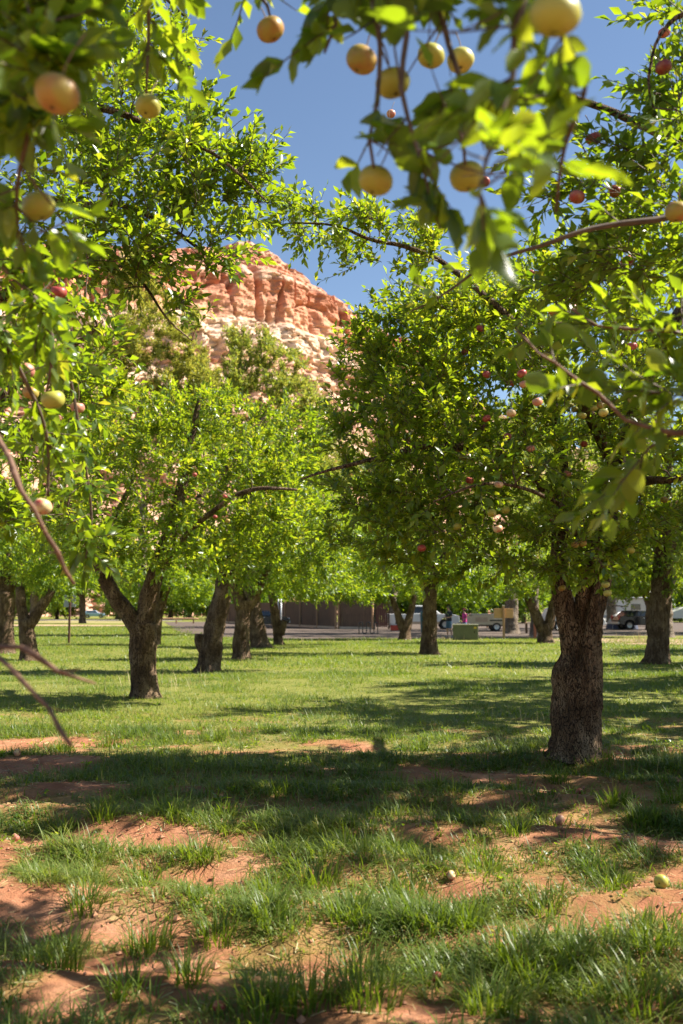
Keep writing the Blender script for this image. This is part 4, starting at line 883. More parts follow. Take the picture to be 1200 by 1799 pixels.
rng = random.Random(9)
def apple(pos, r, col, lab, group, tilt=.35, stem=True, rot=None, long_stem=False):
    o = link('apple', AME[col][rng.randrange(3)], None, None, pos); o.scale = (r*1.0, r*1.0, r*rng.uniform(.9, 1.0))
    o.rotation_euler = rot or (rng.uniform(-tilt, tilt), rng.uniform(-tilt, tilt), rng.uniform(0, 6.28)); tag(o, lab, 'apple', group)
    if stem: link('stem', STEM_LONG if long_stem else STEM, None, o); link('calyx', CALYX, None, o)
    return o
for (px, py, dia, col, lab), (p, r) in zip(APPLES, APOS):
    apple(p, r, col, lab, 'apples hanging on the trees', stem=dia > 11, long_stem=dia > 15)
for px, py, dia, col, lab in ((1162, 1574, 24, 'yellow', 'pale yellow fallen apple lying on bare earth at the lower right'), (385, 1789, 22, 'red', 'bright red fallen apple in the grass at the bottom edge'),
        (984, 1448, 18, 'rosy', 'pink fallen apple in the grass below the gnarled trunk'), (793, 1547, 16, 'blush', 'pale pink fallen apple beside a grass tuft right of centre'), (768, 1722, 18, 'red', 'dull red fallen apple sunk in the lower grass'),
        (1018, 1398, 14, 'dark', 'dark red fallen apple on the earth patch near the gnarled trunk'), (30, 1333, 13, 'rosy', 'pink fallen apple on earth at the left edge below the bare twig'), (28, 1457, 14, 'rosy', 'rosy fallen apple half hidden at the left edge'),
        (552, 1423, 13, 'red', 'red fallen apple in shaded grass at mid picture'), (665, 1556, 12, 'dark', 'brown red rotting apple on earth left of the pale pink one')):
    g = gpt(px, py); r = dia*g[1]/F/2
    apple((g[0], g[1], GZ(g)+r*.8), r, col, lab, 'fallen apples', rot=(rng.uniform(.6, 1.8), rng.uniform(-.6, .6), rng.uniform(0, 6)))

# ------------------------------------------------------------------ grass
def blades(P, az, L, lean, wd, tint, segs):
    n = len(P); z0 = gz(P[:, 0], P[:, 1])-.01
    dx, dy = np.cos(az), np.sin(az); rows = []
    for k in range(segs):
        t = k/segs; h = lean*L*t**1.6; zz = L*t*(1-.55*lean*t); ww = wd*(1-t**1.7)*.5
        c = np.stack([P[:, 0]+dx*h, P[:, 1]+dy*h, z0+np.maximum(zz, L*t*.12)], 1); sdv = np.stack([-dy*ww, dx*ww, np.zeros(n)], 1)
        rows += [c-sdv, c+sdv]
    t = 1.; rows.append(np.stack([P[:, 0]+dx*lean*L, P[:, 1]+dy*lean*L, z0+np.maximum(L*(1-.58*lean), .015)], 1))
    V = np.stack(rows, 1); m = V.shape[1]; o = np.arange(n)[:, None, None]*m
    q = np.array([(2*k, 2*k+1, 2*k+3, 2*k+2) for k in range(segs-1)]).reshape(-1, 4); tr = np.array([(m-3, m-2, m-1)])
    return V.reshape(-1, 3), ((o+q[None]).reshape(-1, 4) if segs > 1 else None), (o+tr[None]).reshape(-1, 3), np.repeat(tint, m)
GR = np.random.default_rng(5)
def zone(y0, y1, ntuft, per, Lr, wr, rad, segs, hw=.343, pad=1.0, dirtk=1.0, lot=False):
    # tufts sampled evenly over the visible wedge of ground
    n = int(ntuft*2.2); y = np.sqrt(GR.uniform(y0*y0, y1*y1, n)) if True else 0
    x = GR.uniform(-1, 1, n)*(hw*y+pad)
    d = dirt(x, y); keep = GR.random(n) > d*dirtk*1.05
    if lot: keep &= x < np.interp(y, [50, 56, 68, 95, 135], [-4, -6, -11, -16, -24])+.8*noise3(x, y, 0, 4)
    x, y, d = x[keep][:ntuft], y[keep][:ntuft], d[keep][:ntuft]
    n = len(x)
    size = np.exp(GR.normal(0, .48, n))*(1+.55*noise3(x*.9, y*.9, 0, 71)+.5*noise3(x*2.6, y*2.6, 0, 73)); size = np.clip(size, .3, 2.6)*(1-.4*d)
    cnt = np.maximum(2, (per*np.clip(size, .5, 1.6)*GR.uniform(.6, 1.4, n)).astype(int)); idx = np.repeat(np.arange(n), cnt); N = len(idx)
    a = GR.uniform(0, 2*PI, N); rr = rad*np.sqrt(GR.random(N))*size[idx]
    P = np.stack([x[idx]+np.cos(a)*rr, y[idx]+np.sin(a)*rr], 1)
    az = a+GR.normal(0, .8, N); base = 2.6+1.2*noise3(x*.6, y*.6, 0, 77)   # the sward lies over in one drift
    mixv = GR.random(N) < .2; az = np.where(mixv, base[idx]+GR.normal(0, .9, N), az)
    L = GR.uniform(*Lr, N)*size[idx]; lean = np.clip(GR.normal(.95, .32, N), .1, 1.5); wd = GR.uniform(*wr, N)
    tz = np.clip(GR.normal(.42, .17, N)+.28*noise3(x*.8, y*.8, 0, 79)[idx]+.25*noise3(x*4, y*4, 0, 80)[idx]+GR.normal(0, .1, n)[idx], 0, .9); tz = np.where(GR.random(N) < .05, GR.uniform(.9, 1, N), tz)
    return blades(P, az, L, lean, wd, tz, segs)
parts = [zone(2.9, 7.5, 4700, 14, (.03, .10), (.0052, .0098), .050, 4),
         zone(7.0, 13, 8000, 13, (.03, .095), (.0070, .0120), .075, 2),
         zone(12.5, 24, 15500, 11, (.03, .085), (.011, .019), .15, 1, pad=1.5),
         zone(23, 54, 22000, 10, (.035, .10), (.022, .040), .40, 1, pad=2),
         zone(53, 98, 14000, 6, (.04, .10), (.05, .09), .8, 1, pad=2, lot=True)]
# larger clumps
def clumps(lst):
    out = []
    for px, py, sz in lst:
        g = gpt(px, py); n = int(110*sz); a = GR.uniform(0, 2*PI, n); r = .10*sz*np.sqrt(GR.random(n))
        P = np.stack([g[0]+np.cos(a)*r, g[1]+np.sin(a)*r], 1)
        out.append(blades(P, a+GR.normal(0, .6, n), GR.uniform(.08, .24, n)*sz**.5, np.clip(GR.normal(.6, .25, n), .1, 1.1), GR.uniform(.005, .0095, n), np.clip(GR.normal(.3, .15, n), 0, .9), 4))
    return out
parts += clumps([(640, 1690, 1.1), (1010, 1700, 1.0), (820, 1640, 1.0), (1080, 1560, .9), (960, 1590, .9), (680, 1560, 1.0), (330, 1740, .9), (110, 1710, .8), (220, 1760, .8), (940, 1715, 1.5), (900, 1700, 1.1), (560, 1545, 1.3), (480, 1560, 1.0), (850, 1515, 1.3), (180, 1445, 1.2), (300, 1440, 1.2), (400, 1440, 1.1), (120, 1450, .8), (250, 1545, .9), (350, 1510, 1.0), (150, 1600, 1.0),
                 (260, 1655, 1.2), (380, 1640, 1.1), (470, 1620, 1.1), (620, 1620, 1.2), (760, 1640, 1.1), (540, 1770, 1.4), (640, 1770, 1.4), (460, 1790, 1.2), (1100, 1650, 1.2), (1150, 1690, 1.3), (1120, 1770, 1.3), (860, 1780, 1.2), (700, 1490, 1.2), (620, 1500, 1.1),
                 (190, 1310, 1.3), (110, 1320, 1.1), (380, 1300, 1.0), (1080, 1420, 1.2), (1130, 1440, 1.2), (1180, 1420, 1.1), (930, 1330, .9), (1060, 1340, .9), (980, 1370, .8), (740, 1320, 1.1), (690, 1370, 1.0), (120, 1660, .9), (60, 1690, .8), (720, 1560, 1.0), (910, 1470, 1.0)])
def join(parts):
    Vs, q, t, ti, n = [], [], [], [], 0
    for V, Q, T_, tt_ in parts:
        Vs.append(V); ti.append(tt_)
        if Q is not None: q.append(Q+n)
        t.append(T_+n); n += len(V)
    return np.concatenate(Vs), [np.concatenate(q), np.concatenate(t)], np.concatenate(ti)
V, Fs, ti = join(parts)
tag(link('grass', make_mesh('grass', V, Fs, ti), M['grass']), 'long green grass in tufts over the orchard floor', 'grass', None, 'stuff')
# dry stalks
sp = []
for px, py, n, s, h in ((180, 1215, 46, 3.0, .5), (290, 1205, 16, 1.6, .5), (60, 1225, 14, 1.5, .4), (1120, 1350, 12, .5, .55), (945, 1270, 14, .6, .35), (1130, 1130, 90, 1.4, .7), (425, 1165, 10, 1.0, .45), (600, 1128, 26, 3.5, .4), (1000, 1130, 16, 2, .3), (800, 1125, 24, 2., .4), (330, 1205, 10, .8, .5)):
    g = gpt(px, py); P = np.stack([g[0]+GR.normal(0, s*.5, n), g[1]+GR.normal(0, s*.35, n)], 1)
    sp.append(blades(P, GR.uniform(0, 6.28, n), GR.uniform(.5, 1, n)*h, np.clip(GR.normal(.25, .15, n), .02, .7), np.full(n, max(.004, g[1]*.00045)), GR.random(n), 3))
V, Fs, ti = join(sp)
tag(link('dry_grass', make_mesh('dry_grass', V, Fs, ti), M['straw']), 'pale dry grass stalks standing above the green grass', 'grass', None, 'stuff')
# broad leaved weeds between the tufts
n = 340; y = np.sqrt(GR.uniform(12, 260, n)); x = GR.uniform(-1, 1, n)*(.343*y+1); c = GR.integers(6, 13, n); idx = np.repeat(np.arange(n), c); N = len(idx)
a = GR.uniform(0, 6.28, N); el = GR.uniform(.1, .9, N); ld = np.stack([np.cos(a)*np.cos(el), np.sin(a)*np.cos(el), np.sin(el)], 1); nr = np.array([0, 0, 1.])-ld*ld[:, 2:3]; nr = norm(nr+GR.normal(0, .15, (N, 3))); nr = norm(nr-ld*(nr*ld).sum(1)[:, None])
Rm = np.stack([np.cross(ld, nr), ld, nr], 1); sc = GR.uniform(.018, .045, N)*np.exp(GR.normal(0, .25, n))[idx]; px_, py_ = x[idx]+GR.normal(0, .02, N), y[idx]+GR.normal(0, .02, N)
Vl = np.stack([px_, py_, gz(px_, py_)+GR.uniform(0, .04, N)], 1)[:, None]+np.einsum('kj,njc->nkc', LEAF4*[1.3, 1, 1], Rm)*sc[:, None, None]
tag(link('weeds', make_mesh('weeds', Vl.reshape(-1, 3), [(np.arange(N)[:, None, None]*5+np.array(LEAF4F)[None]).reshape(-1, 3)], np.repeat(np.clip(GR.normal(.4, .2, N), 0, .93), 5)), M['leaf']), 'low broad leaved weeds between the grass tufts', 'weeds', None, 'stuff')
# cut straw lying on the earth
n = 9000; y = np.sqrt(GR.uniform(8, 190, n)); x = GR.uniform(-1, 1, n)*(.343*y+1); a = GR.uniform(0, 3.14, n); l = GR.uniform(.02, .10, n); z = gz(x, y)+GR.uniform(.003, .02, n)
dv = np.stack([np.cos(a)*l/2, np.sin(a)*l/2, GR.normal(0, .006, n)], 1); sv2 = np.stack([-np.sin(a), np.cos(a), GR.normal(0, .5, n)], 1)*GR.uniform(.0010, .0024, n)[:, None]; c = np.stack([x, y, z], 1)
Vl = np.stack([c-dv-sv2, c-dv+sv2, c+dv+sv2, c+dv-sv2], 1).reshape(-1, 3)
tag(link('cut_straw', make_mesh('cut_straw', Vl, [np.arange(n*4).reshape(-1, 4)], np.repeat(GR.random(n), 4)), M['straw']), 'cut dry straw lying over the red earth', 'straw', None, 'stuff')
# leaf litter and clods on the bare earth
n = 5200; y = np.sqrt(GR.uniform(8, 200, n)); x = GR.uniform(-1, 1, n)*(.343*y+1); d_ = dirt(x, y); kp = GR.random(n) < .15+.85*d_; x, y = x[kp], y[kp]; n = len(x)
ld = norm(np.stack([GR.normal(size=n), GR.normal(size=n), GR.normal(0, .2, n)], 1)); nr = norm(np.array([0, 0, 1.])+GR.normal(0, .35, (n, 3))); nr = norm(nr-ld*(nr*ld).sum(1)[:, None])
Rm = np.stack([np.cross(ld, nr), ld, nr], 1); sc = GR.uniform(.015, .06, n)
Vl = np.stack([x, y, gz(x, y)+.008], 1)[:, None]+np.einsum('kj,njc->nkc', LEAF4, Rm)*sc[:, None, None]
tag(link('fallen_leaves', make_mesh('fallen_leaves', Vl.reshape(-1, 3), [(np.arange(n)[:, None, None]*5+np.array(LEAF4F)[None]).reshape(-1, 3)], np.repeat(GR.random(n), 5)), M['litter']), 'brown fallen leaves scattered over the red earth', 'leaves', None, 'stuff')
n = 2600; y = np.sqrt(GR.uniform(8, 90, n)); x = GR.uniform(-1, 1, n)*(.343*y+1); kp = GR.random(n) < dirt(x, y); x, y = x[kp], y[kp]; n = len(x)
oct_ = np.array([[1, 0, 0], [-1, 0, 0], [0, 1, 0], [0, -1, 0], [0, 0, 1], [0, 0, -1.]]); of = [(0, 2, 4), (2, 1, 4), (1, 3, 4), (3, 0, 4), (2, 0, 5), (1, 2, 5), (3, 1, 5), (0, 3, 5)]
sc = np.exp(GR.normal(-4.9, .5, n)); Vl = np.stack([x, y, gz(x, y)+sc*.3], 1)[:, None]+oct_[None]*(1+GR.uniform(-.35, .35, (n, 6, 1)))*sc[:, None, None]*np.array([1, 1, .7])
M['clod'] = mat('earth_clod', (.38, .18, .10), .95, .25, 5, .3)
tag(link('earth_clods', make_mesh('earth_clods', Vl.reshape(-1, 3), [(np.arange(n)[:, None, None]*6+np.array(of)[None]).reshape(-1, 3)], smooth=False), M['clod']), 'small crumbs of red earth on the bare patches', 'earth', None, 'stuff')

# ------------------------------------------------------------------ beyond the orchard
M['white'] = mat('white_paint', (.62, .62, .62), .35, .08, 2); M['tan'] = mat('road_dust_tan', (.42, .31, .22), .5, .15, 3); M['glass'] = mat('dark_glass', (.02, .025, .03), .08, .2, 2, spec=.8)
M['black'] = mat('black_paint', (.015, .015, .018), .25, .2, 3, spec=.6); M['rubber'] = mat('tyre_rubber', (.02, .02, .02), .85, .2, 10); M['alloy'] = mat('wheel_alloy', (.5, .5, .5), .35, .1, 5, metal=.6)
M['red'] = mat('red_lens', (.45, .03, .02), .3, .1, 5); M['lamp'] = mat('clear_lens', (.6, .6, .58), .15, .1, 5); M['steel'] = mat('galvanised_steel', (.4, .41, .42), .45, .15, 6, metal=.5)
M['fence'] = mat('brown_stained_board', (.105, .062, .036), .85, .4, 3, .3, stretch=(4, 4, .4)); M['post'] = mat('weathered_post', (.36, .21, .11), .8, .25, 8, .3, stretch=(3, 3, .4)); M['rust'] = mat('rusty_brown', (.12, .05, .035), .8, .3, 8)
M['beige'] = mat('beige_panel', (.52, .43, .30), .5, .1, 3); M['cream'] = mat('cream_shell', (.60, .57, .50), .4, .06, 2); M['teal'] = mat('teal_plastic', (.02, .10, .11), .5, .2, 4); M['boxgreen'] = mat('utility_green', (.115, .125, .07), .55, .12, 4)
M['boxtop'] = mat('pale_green_top', (.27, .27, .19), .5, .1, 4); M['signwood'] = mat('varnished_board', (.45, .27, .12), .6, .2, 6, .2, stretch=(.5, 3, 3)); M['grey'] = mat('grey_sign_back', (.30, .32, .34), .5, .1, 4)  # boxtop: lighter tint than the cabinet green
M['skin'] = mat('skin', (.45, .27, .19), .55, .08, 12); M['navy'] = mat('navy_cotton', (.02, .025, .045), .85, .2, 12); M['denim'] = mat('blue_denim', (.07, .14, .24), .85, .2, 20); M['pink'] = mat('pink_cotton', (.62, .05, .26), .85, .12, 12)
M['hair'] = mat('dark_hair', (.02, .014, .01), .6, .3, 30); M['maroon'] = mat('maroon_hat', (.25, .05, .04), .8, .2, 12); M['shoe'] = mat('grey_shoe', (.25, .22, .24), .7, .2, 12); M['blue'] = mat('pale_blue_paint', (.30, .45, .60), .4, .1, 3)
M['tentgrey'] = mat('grey_tent_cloth', (.42, .40, .38), .8, .1, 4); M['tentdark'] = mat('dark_blue_tent_cloth', (.04, .05, .09), .8, .15, 4); M['cooler'] = mat('red_plastic', (.55, .06, .03), .45, .1, 5)

def place(px, D, z=.015): p = at(px, 1080, D); return (p[0], p[1], z)
def wheel(parent, x, y, r, w_=.22, rim='alloy'):
    mb = MB().lathe([(r*.60, -w_/2), (r*.93, -w_/2), (r, -w_*.3), (r, w_*.3), (r*.93, w_/2), (r*.60, w_/2), (r*.60, -w_/2)], 24, 'y', (x, y, r)); t = mb.build('wheel', M['rubber'], parent, smooth=False)
    s = -1 if y < 0 else 1; mb = MB().lathe([(.001, s*w_*.30), (r*.2, s*w_*.42), (r*.25, s*w_*.3), (r*.55, s*w_*.40), (r*.62, s*w_*.5), (r*.62, -s*w_*.4)], 20, 'y', (x, y, r)); mb.build('rim', M[rim], t)
def arch(cx, r, z0, n=8): return [(cx-r*math.cos(PI*k/n), z0+r*math.sin(PI*k/n)) for k in range(n+1)]
def vehicle(name, label, cat, loc, rz, length, width, low, cab, paint, wheels, wr, wins, screens, group=None, zb=.42, inset=.14, rust=False):
    root = tag(empty(name, loc, rz), label, cat, group); h = width/2
    prof = []
    prof += [low[0]]
    for wx in wheels: prof += arch(wx, wr*1.22, zb)
    prof += low[1:]
    MB().prism(prof, -h, h).build('body', M[paint], root, bevel=.05)
    if cab: MB().prism(cab, -h+.04, h-.04, inset).build('cab', M[paint], root, bevel=.05)
    zc0, zc1 = (min(p[1] for p in cab), max(p[1] for p in cab)) if cab else (0, 1)
    for sgn in (-1, 1):
        for wpoly in wins:
            V = [];
            for d in (.012, -.02):
                for x, z in wpoly: V.append((x, sgn*(h-.04-inset*(z-zc0)/(zc1-zc0)+d), z))
            n = len(wpoly); MB().add(V, [tuple(range(n)), tuple(range(2*n-1, n-1, -1))]+[(i, n+i, n+(i+1) % n, (i+1) % n) for i in range(n)]).build('window', M['glass'], root)
        if rust: MB().box((0, sgn*(h+.004), zb+.10), (length*.45, .02, .2)).build('rocker_panel', M['tan'], root)
    for (x0, z0), (x1, z1), ww in screens:
        nx_, nz_ = (z1-z0), -(x1-x0); l = math.hypot(nx_, nz_); nx_, nz_ = nx_/l*.012, nz_/l*.012
        if nz_ < 0: nx_, nz_ = -nx_, -nz_
        V = [(x0+nx_, -ww/2, z0+nz_), (x0+nx_, ww/2, z0+nz_), (x1+nx_, ww/2-.1, z1+nz_), (x1+nx_, -ww/2+.1, z1+nz_)]; V += [(a-2*nx_, b, c-2*nz_) for a, b, c in V]
        MB().add(V, [(0, 1, 2, 3), (7, 6, 5, 4), (0, 4, 5, 1), (1, 5, 6, 2), (2, 6, 7, 3), (3, 7, 4, 0)]).build('windscreen', M['glass'], root)
    for wx in wheels:
        for sgn in (-1, 1): wheel(root, wx, sgn*(h-.12), wr)
    xf, xr = max(p[0] for p in low), min(p[0] for p in low)
    for sgn in (-1, 1):
        MB().box((xf-.03, sgn*(h-.25), .82), (.1, .34, .16)).build('headlight', M['lamp'], root, bevel=.02)
        MB().box((xr+.03, sgn*(h-.1), .95), (.1, .16, .34)).build('taillight', M['red'], root, bevel=.02)
        MB().box((cab[0][0]-.35 if cab else 0, sgn*(h+.09), zc0+.12), (.10, .18, .16)).build('wing_mirror', M[paint], root, bevel=.03)
        MB().box((-.1, sgn*(h+.012), zc0-.12), (.18, .03, .035)).build('door_handle', M['alloy'], root)
    MB().box((xf+.02, 0, .52), (.14, width*.94, .2)).build('bumper', M['alloy'], root, bevel=.04)
    MB().box((xr-.02, 0, .52), (.14, width*.94, .18)).build('bumper', M['alloy'], root, bevel=.04)
    return root
# white pickup, side on, nose to the right
vehicle('pickup_truck', 'white pickup truck with a dusty lower flank parked nose right behind the orchard', 'pickup truck', place(741, 81), 0, 5.9, 2.0,
        [(-2.9, .5), (2.85, .48), (2.95, .7), (2.92, 1.05), (2.55, 1.17), (1.30, 1.25), (-1.15, 1.27), (-1.16, .72+.5), (-2.92, 1.24)], [(1.45, 1.24), (.62, 1.90), (-.95, 1.93), (-1.12, 1.25)], 'white', (-1.72, 1.80), .40,
        [[(1.2, 1.3), (.66, 1.78), (.30, 1.80), (.30, 1.3)], [(.22, 1.3), (.22, 1.80), (-.85, 1.82), (-.98, 1.3)]], [((1.42, 1.27), (.66, 1.87), 1.7)], rust=True)
vehicle('car', 'white estate car half hidden behind the gnarled trunk', 'car', place(1005, 76), 0.15, 4.6, 1.85,
        [(-2.3, .42), (2.2, .4), (2.3, .6), (2.25, .85), (1.9, 1.0), (1.0, 1.08), (-2.25, 1.1), (-2.32, .8)], [(1.1, 1.07), (.35, 1.68), (-1.85, 1.70), (-2.2, 1.09)], 'white', (-1.4, 1.42), .35,
        [[(.8, 1.12), (.34, 1.58), (-.4, 1.6), (-.4, 1.12)], [(-.48, 1.12), (-.48, 1.6), (-1.75, 1.6), (-1.95, 1.12)]], [((1.06, 1.09), (.38, 1.66), 1.55)], zb=.36)
bk = vehicle('car', 'black hatchback with its tailgate raised beside the tent', 'car', place(1126, 80), 0.1, 4.3, 1.8,
        [(-2.1, .40), (2.1, .38), (2.2, .6), (2.1, .85), (1.7, .98), (.9, 1.04), (-2.05, 1.06), (-2.15, .75)], [(1.0, 1.03), (.3, 1.50), (-1.3, 1.52), (-1.75, 1.05)], 'black', (-1.3, 1.35), .34,
        [[(.7, 1.07), (.3, 1.42), (-.35, 1.44), (-.35, 1.07)], [(-.42, 1.07), (-.42, 1.44), (-1.2, 1.44), (-1.45, 1.07)]], [((.97, 1.05), (.33, 1.48), 1.5)], zb=.34)
MB().path([(-1.25, 0, 1.54), (-1.7, 0, 1.82), (-2.1, 0, 1.9), (-2.45, 0, 1.80)], .03, 6).box((-1.85, 0, 1.86), (1.1, 1.4, .06), ry=.12).build('tailgate', M['black'], bk, bevel=.02)
vehicle('car', 'dark car partly seen between the leaning orchard trunks by the fence', 'car', place(462, 88), 0.3, 4.2, 1.8,
        [(-2.1, .40), (2.1, .38), (2.2, .6), (2.1, .85), (1.7, .98), (.9, 1.04), (-2.05, 1.06), (-2.15, .75)], [(1.0, 1.03), (.3, 1.48), (-1.3, 1.5), (-1.75, 1.05)], 'black', (-1.3, 1.35), .34,
        [[(.7, 1.07), (.3, 1.42), (-.35, 1.43), (-.35, 1.07)], [(-.42, 1.07), (-.42, 1.43), (-1.2, 1.42), (-1.45, 1.07)]], [((.97, 1.05), (.33, 1.46), 1.5)], zb=.34)
vehicle('car', 'pale blue car far across the lawn behind the sign', 'car', place(166, 205), 0.1, 4.5, 1.8,
        [(-2.2, .42), (2.1, .4), (2.2, .6), (2.1, .85), (1.7, .98), (.9, 1.04), (-2.15, 1.06), (-2.2, .75)], [(1.0, 1.03), (.3, 1.55), (-1.5, 1.57), (-2.0, 1.05)], 'blue', (-1.3, 1.35), .34,
        [[(.7, 1.07), (.3, 1.45), (-.35, 1.46), (-.35, 1.07)], [(-.42, 1.07), (-.42, 1.46), (-1.4, 1.46), (-1.6, 1.07)]], [((.97, 1.05), (.33, 1.53), 1.5)], zb=.34)
# low beige trailer
t = tag(empty('trailer', place(864, 74), 0), 'low beige camping trailer with white wheels behind the wooden sign', 'trailer')
MB().prism([(-1.75, .45), (1.75, .45), (1.75, 1.12), (1.6, 1.2), (-1.55, 1.2), (-1.75, 1.05)], -1., 1.).build('body', M['beige'], t, bevel=.04)
MB().box((0, 0, 1.235), (3.5, 2.06, .06)).build('roof', M['cream'], t, bevel=.02)
MB().box((0, 0, .40), (3.3, 1.8, .08)).build('chassis', M['black'], t)
MB().path([(-1.75, 0, .42), (-2.4, 0, .42), (-2.9, 0, .46)], .05, 6).build('drawbar', M['black'], t)
for s in (-1, 1):
    wheel(t, .2, s*.9, .32, .2, 'white'); MB().box((.2, s*1.01, .78), (1.0, .04, .10)).build('mudguard', M['black'], t)
    MB().box((-.9, s*1.005, .85), (.9, .03, .34)).build('hatch', M['tan'], t)
# caravan
t = tag(empty('caravan', place(1100, 96), 0), 'cream caravan with dark windows and a grey stripe behind the tent', 'caravan')
MB().prism([(-3.6, .55), (3.2, .55), (3.6, 1.1), (3.7, 2.2), (3.4, 2.75), (-3.4, 2.8), (-3.7, 2.6)], -1.2, 1.2).build('body', M['cream'], t, bevel=.08)
MB().box((0, -1.215, .95), (6.6, .03, .22)).build('stripe', M['grey'], t)
MB().box((-.8, -1.215, 1.55), (.75, .04, 1.75)).build('door', M['white'], t, bevel=.02)
for x, wv in ((-2.5, .9), (.6, .9), (2.2, 1.2)): MB().box((x, -1.215, 1.85), (wv, .04, .55)).build('window', M['glass'], t, bevel=.03)
for x in (-.5, .4):
    wheel(t, x, -1.05, .36); wheel(t, x, 1.05, .36)
MB().cyl((3.0, -1.3, 2.7), (-2.8, -1.3, 2.7), .07).build('awning', M['steel'], t)
MB().box((0, 0, .5), (6.2, 2., .1)).build('chassis', M['black'], t)
# tent
t = tag(empty('tent', place(1092, 82), .3), 'grey and dark blue dome tent pitched beside the black car', 'tent')
prof = [(1.25, 0), (1.2, .35), (1.0, .8), (.65, 1.15), (.25, 1.32), (.001, 1.36)]
MB().lathe(prof[1:], 12).build('canopy', M['tentgrey'], t, smooth=True)
MB().lathe([(1.30, -.02), (1.26, .2), (1.21, .42)], 12).build('skirt', M['tentdark'], t, smooth=True)
for k in range(2):
    a = k*PI/2+.4; MB().path([(x*math.cos(a), x*math.sin(a), z) for x, z in [(1.3, 0), (1.22, .4), (1.02, .84), (.67, 1.18), (0, 1.39), (-.67, 1.18), (-1.02, .84), (-1.22, .4), (-1.3, 0)]], .02, 6).build('pole', M['steel'], t)
MB().prism([(-.35, .05), (.35, .05), (.28, .7), (0, .95), (-.28, .7)], -1.27, -1.0).build('door', M['tentdark'], t)
# white gear tent at the right edge
t = tag(empty('shelter', place(1196, 70), 0), 'white cloth shelter at the right edge of the campground', 'shelter')
MB().prism([(-1.1, .95), (1.1, .95), (1.0, 1.3), (.1, 1.75), (-.9, 1.35)], -1, 1).build('canopy', M['white'], t, bevel=.05)
for x in (-1.0, 1.0):
    for y in (-.9, .9): MB().cyl((x, y, 0), (x, y, 1.0), .025, n=6).build('pole', M['steel'], t)

# board fence
P1 = at(592, 1080, 82); P0 = at(388, 1080, 128); P2 = at(656, 1080, 80)
def fence(label, a, b, h, npost, seed):
    a, b = np.array([a[0], a[1]]), np.array([b[0], b[1]]); L = np.linalg.norm(b-a); ang = math.atan2(b[1]-a[1], b[0]-a[0])
    root = tag(empty('board_fence', (a[0], a[1], .015), ang), label, 'fence', 'brown board fences'); rg = random.Random(seed)
    mb = MB(); n = int(L/.16)
    for i in range(n): mb.box((.08+i*.16, rg.uniform(-.006, .006), h/2+.12+rg.uniform(-.015, .015)), (.148, .022, h))
    tag(mb.build('board', M['fence'], root), kind='stuff')
    for z in (.4, h*.55, h-.2): MB().box((L/2, .05, z), (L, .05, .09)).build('rail', M['fence'], root)
    MB().box((L/2, -.06, .10), (L, .09, .20)).build('kickboard', M['tan'], root)
    for i in range(npost): MB().box((L*i/max(1, npost-1), -.09, (h+.25)/2), (.14, .14, h+.25)).build('post', M['post'], root, bevel=.01)
    return root
fence('long dark brown board fence running back to the left behind the orchard', P0, P1, 2.2, 10, 1)
fence('short sunlit brown board fence between the post and the pickup', P1+[.2, .0, 0], P2, 2.2, 2, 2)
t = tag(empty('gate', (P2[0]+.15, P2[1], .015), -.05), 'dark brown board gate at the end of the fence beside the pickup', 'gate')
mb = MB()
for i in range(6): MB().box((.1+i*.16, 0, 1.15), (.148, .025, 1.9)).build('board', M['rust'], t)
for z in (.4, 1.8): MB().box((.5, .04, z), (1.0, .04, .1)).build('rail', M['rust'], t)
MB().box((1.08, 0, 1.15), (.12, .12, 2.3)).build('post', M['fence'], t)
MB().box((-.05, -.02, 1.5), (.08, .08, 3.0)).build('latch_post', M['black'], t)
# bike rack: one wavy black tube
p = gpt(648, 1115); t = tag(empty('bike_rack', (p[0], p[1], .015), 0), 'black wavy tube bike rack before the brown fence', 'bike rack')
pp = []
for k in range(3):
    x0 = -.62+k*.47
    pp += [(x0, 0, .1 if k else -.02), (x0, 0, .65)] + [(x0+.1175-.1175*math.cos(a), 0, .65+.1175*math.sin(a)) for a in (PI*.25, PI*.5, PI*.75)] + [(x0+.235, 0, .65), (x0+.235, 0, .2)]
    if k < 2: pp += [(x0+.235+.1175-.1175*math.cos(a), 0, .18-.1175*math.sin(a)) for a in (PI*.25, PI*.5, PI*.75)]
    else: pp += [(x0+.235, 0, -.02)]
MB().path(pp, .032, 8, .03).build('hoop', M['black'], t, smooth=True)
for x in (-.62, .555): MB().cyl((x, 0, -.02), (x, 0, .02), .07).build('foot_plate', M['black'], t)
# utility box
p = gpt(818, 1124); t = tag(empty('utility_box', (p[0], p[1], .01), -.12), 'squat olive green utility cabinet in front of the woman in pink', 'utility box')
MB().box((0, 0, .37), (1.3, .9, .74)).build('cabinet', M['boxgreen'], t, bevel=.02)
MB().box((0, 0, .77), (1.36, .96, .06)).build('lid', M['boxtop'], t, bevel=.015)
MB().box((.15, -.456, .38), (.8, .02, .6)).build('door', M['boxgreen'], t, bevel=.006); MB().box((.5, -.475, .62), (.14, .015, .1)).build('warning_label', mat('yellow_sticker', (.6, .42, .05), .5, .1, 5), t); MB().box((.46, -.475, .4), (.03, .03, .12)).build('handle', M['black'], t)
# wooden sign
p = gpt(885, 1123); t = tag(empty('wooden_sign', (p[0], p[1], .03), .0), 'plain wooden board sign on a pale square post by the cottonwood', 'sign')
MB().box((0, -.07, .86), (.11, .11, 1.75)).build('post', M['post'], t, bevel=.008); MB().box((.02, 0, 1.34), (1.02, .05, .50)).build('board', M['signwood'], t, bevel=.01); MB().box((0, -.07, 1.75), (.12, .12, .06)).build('post_cap', M['cream'], t)
